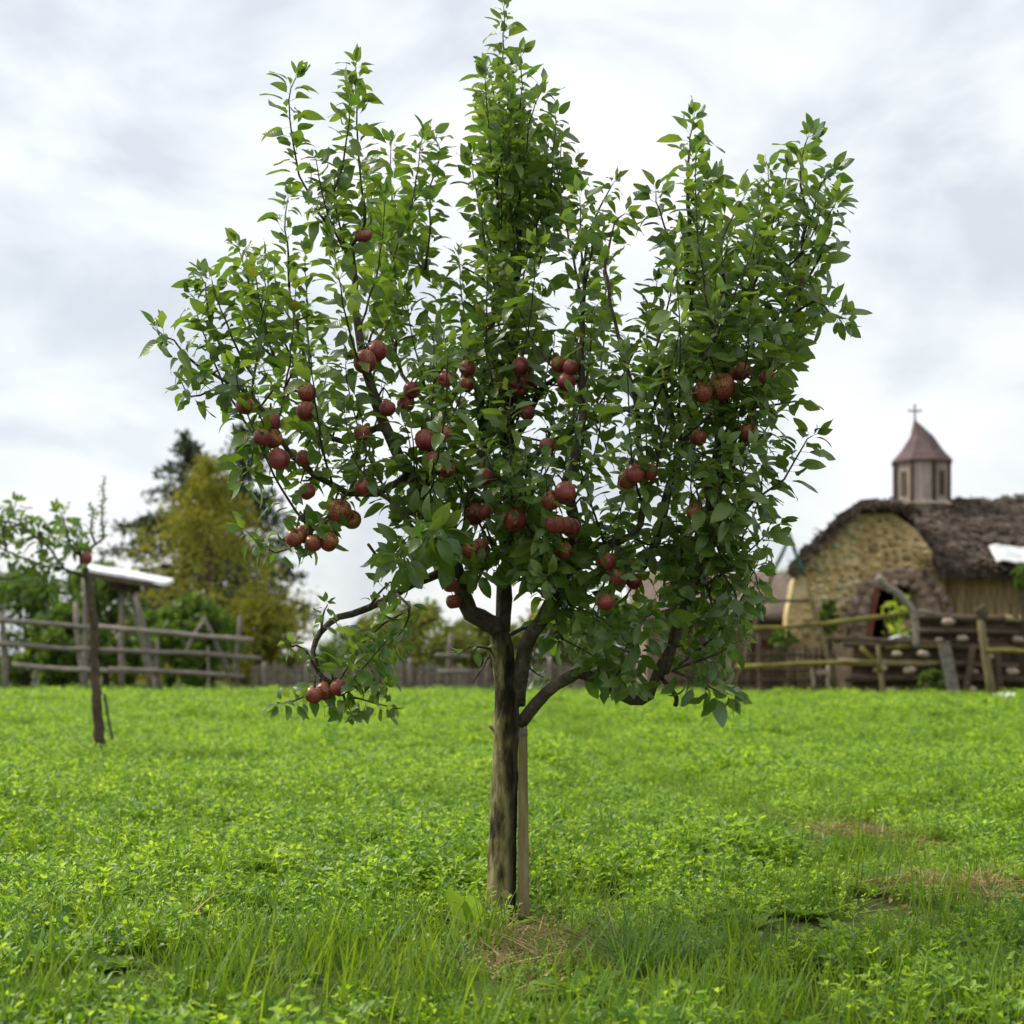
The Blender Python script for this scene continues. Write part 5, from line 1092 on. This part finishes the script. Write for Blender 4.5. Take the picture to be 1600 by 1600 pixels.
mb = MB(); mb.tube([c + [-0.13, 0, ZZ(642, BD)], c + [0.13, 0, ZZ(642, BD)]], 0.02, 6); mb.build('arm', M_IRON, cross)
for dx in (-0.14, 0.14, 0): mb = MB(); zc = ZZ(642, BD) if dx else ZZ(634, BD); mb.tube([c + [dx - 0.03, 0, zc], c + [dx, 0, zc + 0.005], c + [dx + 0.03, 0, zc]], [0.012, 0.038, 0.012], 6); mb.build('finial', M_IRON, cross)
# white sheet on the roof at the right edge
mb = MB(); g = 10; V = []
for j in range(g + 1):
    for i in range(g + 1):
        t, s = i / g, j / g; x_ = X(1556, 33.3) + 1.4 * t; V.append((x_, 33.25 + 0.55 * s, ZZ(878 - 2 * math.sin(t * 9), 33.25) + 0.40 * s + 0.05 * noise.noise(Vector((t * 5, s * 5, 0)))))
mb.add(V, [(j * (g + 1) + i, j * (g + 1) + i + 1, (j + 1) * (g + 1) + i + 1, (j + 1) * (g + 1) + i) for j in range(g) for i in range(g)])
o = mb.build('roof_sheet', M_WHITE, None, smooth=True, label='white sheet lying on the thatch eave at the right edge', cat='sheet'); so = o.modifiers.new('thickness', 'SOLIDIFY'); so.thickness = 0.03

# ------------------------------------------------------------------ log terrace, rails and odd things in front of the house
TD = 31.0; ter = empty('log_terrace', (X(1480, TD), TD, 0), label='low terrace of stacked logs and stones in front of the earth house', cat='terrace')
mb = MB(); mb.prism([(X(1330, TD), 0), (X(1338, TD), ZZ(1004, TD)), (X(1430, TD), ZZ(1000, TD)), (X(1436, TD), ZZ(966, TD)), (X(1750, TD), ZZ(966, TD)), (X(1750, TD), 0)], TD + 0.15, TD + 3.0); mb.build('earth_bank', M_SOIL, ter)
for a, b, r_ in (((1432, 963), (1590, 966), 0.11), ((1570, 966), (1740, 970), 0.11), ((1425, 986), (1640, 990), 0.09), ((1318, 1006), (1500, 1010), 0.10), ((1490, 1010), (1700, 1014), 0.11), ((1310, 1034), (1480, 1036), 0.11), ((1470, 1037), (1700, 1041), 0.11), ((1320, 1060), (1500, 1060), 0.12), ((1480, 1060), (1720, 1064), 0.12), ((1340, 1083), (1720, 1086), 0.10)):
    pole(ter, 'log', a, b, r_ * 0.72, r_ * 0.6, M_WOODD if RNG.random() < 0.85 else M_STAKE, TD + 0.05)
for px, py, s in ((1480, 972, 26), (1502, 998, 22), (1466, 1000, 16), (1535, 1000, 20), (1442, 1022, 24), (1400, 1022, 20), (1375, 1046, 24), (1420, 1048, 26), (1545, 1026, 22), (1580, 1050, 26), (1520, 1050, 20), (1560, 1076, 22), (1450, 1074, 20), (1392, 1080, 24), (1362, 1082, 18), (1335, 1082, 22), (1590, 1000, 24), (1515, 1078, 24)):
    stone(ter, SG, (X(px, TD), TD - 0.02, ZZ(py, TD)), s / F * TD, 0.35, s * 0.6 / F * TD)
for a, b in (((1478, 1085), (1472, 1008)), ((1508, 1088), (1520, 1010)), ((1562, 1088), (1558, 1012))): pole(ter, 'prop', a, b, 0.08, 0.07, M_WOODD, TD - 0.1)
RD = 28.5; rf = empty('pole_rail_fence', (X(1400, RD), RD, 0), label='mossy pole fence with sagging rails in front of the earth house', cat='fence')
for a, b, r_, m in (((1150, 984), (1290, 974), 0.05, M_MOSSW), ((1280, 976), (1424, 957), 0.055, M_MOSSW), ((1150, 1042), (1370, 1034), 0.045, M_MOSSW), ((1290, 998), (1470, 1006), 0.05, M_WOODD), ((1385, 1012), (1475, 1010), 0.05, M_MOSSW), ((1330, 994), (1400, 1008), 0.045, M_WOODD), ((1540, 1016), (1680, 1020), 0.05, M_MOSSW)):
    pole(rf, 'rail', a, b, r_, r_ * 0.8, m, RD)
for a, b, r_, m in (((1381, 1096), (1372, 1008), 0.05, M_STAKE), ((1344, 1010), (1376, 1050), 0.045, M_MOSSW), ((1550, 1098), (1531, 955), 0.085, M_STAKE), ((1190, 1094), (1185, 990), 0.05, M_WOODD)): pole(rf, 'post', a, b, r_, r_ * 0.85, m, RD + 0.08)
mb = MB(); mb.beam(at(1494, 1097, RD - 0.2), at(1474, 1004, RD - 0.2), 0.22, 0.06); mb.build('leaning_board', M_WOODG, rf)
pole(rf, 'post_knob', (1533, 968), (1529, 950), 0.12, 0.13, M_WOODD, RD + 0.08)
bb = empty('bent_branch', at(1430, 1010, RD - 0.15), label='bare grey forked branch leaning across the dark doorway', cat='branch')
for nm, pts, r0, r1 in (('stem', [(1432, 1012), (1430, 970), (1424, 950), (1405, 930), (1388, 918), (1370, 902)], 0.06, 0.08), ('side_branch', [(1428, 958), (1440, 956), (1462, 960)], 0.045, 0.04)):
    P = path(pts, 0, -0.1, RD - 0.15, 0.1, 0.01); mb = MB(); mb.tube(P, [r0, r1], 7, rough=0.06); mb.build(nm, M_WOODG, bb, smooth=True)
# wattle fence and ground log
WD = 33.0; wat = empty('wattle_fence', (X(1240, WD), WD, 0), label='dark wattle fence of upright sticks left of the terrace', cat='fence')
mb = MB(); x = X(1040, WD)
while x < X(1345, WD):
    h = ZZ(1012, WD) + RNG.uniform(-0.12, 0.10); mb.tube([(x, WD + RNG.normal(0, 0.03), 0), (x + RNG.normal(0, 0.03), WD, h)], 0.022, 5, tint=float(RNG.random())); x += RNG.uniform(0.035, 0.07)
mb.build('sticks', M_WOODD, wat, kind='stuff')
for py in (1022, 1045, 1064): pole(wat, 'rail', (1040, py), (1345, py + 2), 0.03, 0.03, M_WOODD, WD - 0.05)
gl = empty('ground_log', (X(1310, 28), 28.0, 0), label='long dark log lying along the far edge of the grass at right', cat='log')
pole(gl, 'log', (1140, 1092), (1500, 1093), 0.075, 0.07, M_WOODD, 28.0); pole(gl, 'thin_pole', (1150, 1084), (1400, 1086), 0.03, 0.03, M_WOODD, 28.3)
# white stool, cloth and bright plant
st = empty('stool', at(1282, 1075, 30), label='small pale stool standing in the grass before the wattle fence', cat='stool')
mb = MB(); c = at(1270, 1036, 30); mb.box(c, (0.22, 0.2, 0.07)); mb.build('seat', M_STONEG, st); mb = MB(); c = at(1285, 1050, 30); mb.box(c, (0.26, 0.05, 0.09)); mb.build('apron', M_STONEG, st)
for px, py in ((1271, 1055), (1296, 1058)): pole(st, 'leg', (px, 1078), (px - 2, 1040), 0.04, 0.035, M_STONEG, 30.0)
mb = MB(); g = 8; V = [(X(1384, 31.5) + 0.62 * i / g, 31.3 + 0.3 * j / g, ZZ(1003, 31.3) + 0.16 * math.sin(math.pi * i / g) * (0.5 + 0.5 * noise.noise(Vector((i * .8, j * .5, 2)))) + 0.05) for j in range(g + 1) for i in range(g + 1)]
mb.add(V, [(j * (g + 1) + i, j * (g + 1) + i + 1, (j + 1) * (g + 1) + i + 1, (j + 1) * (g + 1) + i) for j in range(g) for i in range(g)]); o = mb.build('white_cloth', M_WHITE, None, smooth=True, label='white cloth heaped at the foot of the dark doorway', cat='cloth'); o.modifiers.new('thickness', 'SOLIDIFY').thickness = 0.02
dp = empty('doorway_plant', at(1400, 1000, 31.6), label='lime green leafy plant growing up before the dark doorway', cat='plant')
mb = MB()
for k in range(5): mb.tube([at(1402, 1003, 31.6), at(1395 + 7 * k - 12, 970, 31.5), at(1388 + 9 * k - 8, 955 - 12 * (k % 3), 31.5)], [0.02, 0.008], 5)
mb.build('stems', M_LIME, dp)
for k in range(46):
    px, py = RNG.normal(1402, 10), RNG.uniform(938, 998); mb = MB(); V, f, _u = LV[0]; Mx = leaf_matrix(at(px, py, 31.5 + RNG.uniform(-.1, .1)), unit(RNG.normal(0, 1, 3) + Z * 0.2), unit(RNG.normal(0, .6, 3) + np.array([0, -0.8, 0.6])), RNG.uniform(0.12, 0.22)); mb.add(V @ Mx[:3, :3].T + Mx[:3, 3], f, float(RNG.random())); mb.build('leaf', M_LIME, dp, smooth=True)
for px, py, D, w, label, seed in ((1456, 1050, 30.2, 44, 'small bright green bush at the foot of the log terrace', 21), (1598, 884, 31, 34, 'green sprig of leaves at the right edge below the roof sheet', 22), (1222, 985, 33.6, 60, 'dark green bush between the wattle fence and the clay hut', 23), (1295, 940, 33.4, 40, 'green creeper on the left flank of the earth house', 24)):
    broadleaf('bush', px, py, D, w, label, 'bush', M_BUSH, seed, n=900, leaf=0.06, lowpy=min(1080, py + 60 + (0 if seed != 22 else -25)), group='bushes around the earth house')
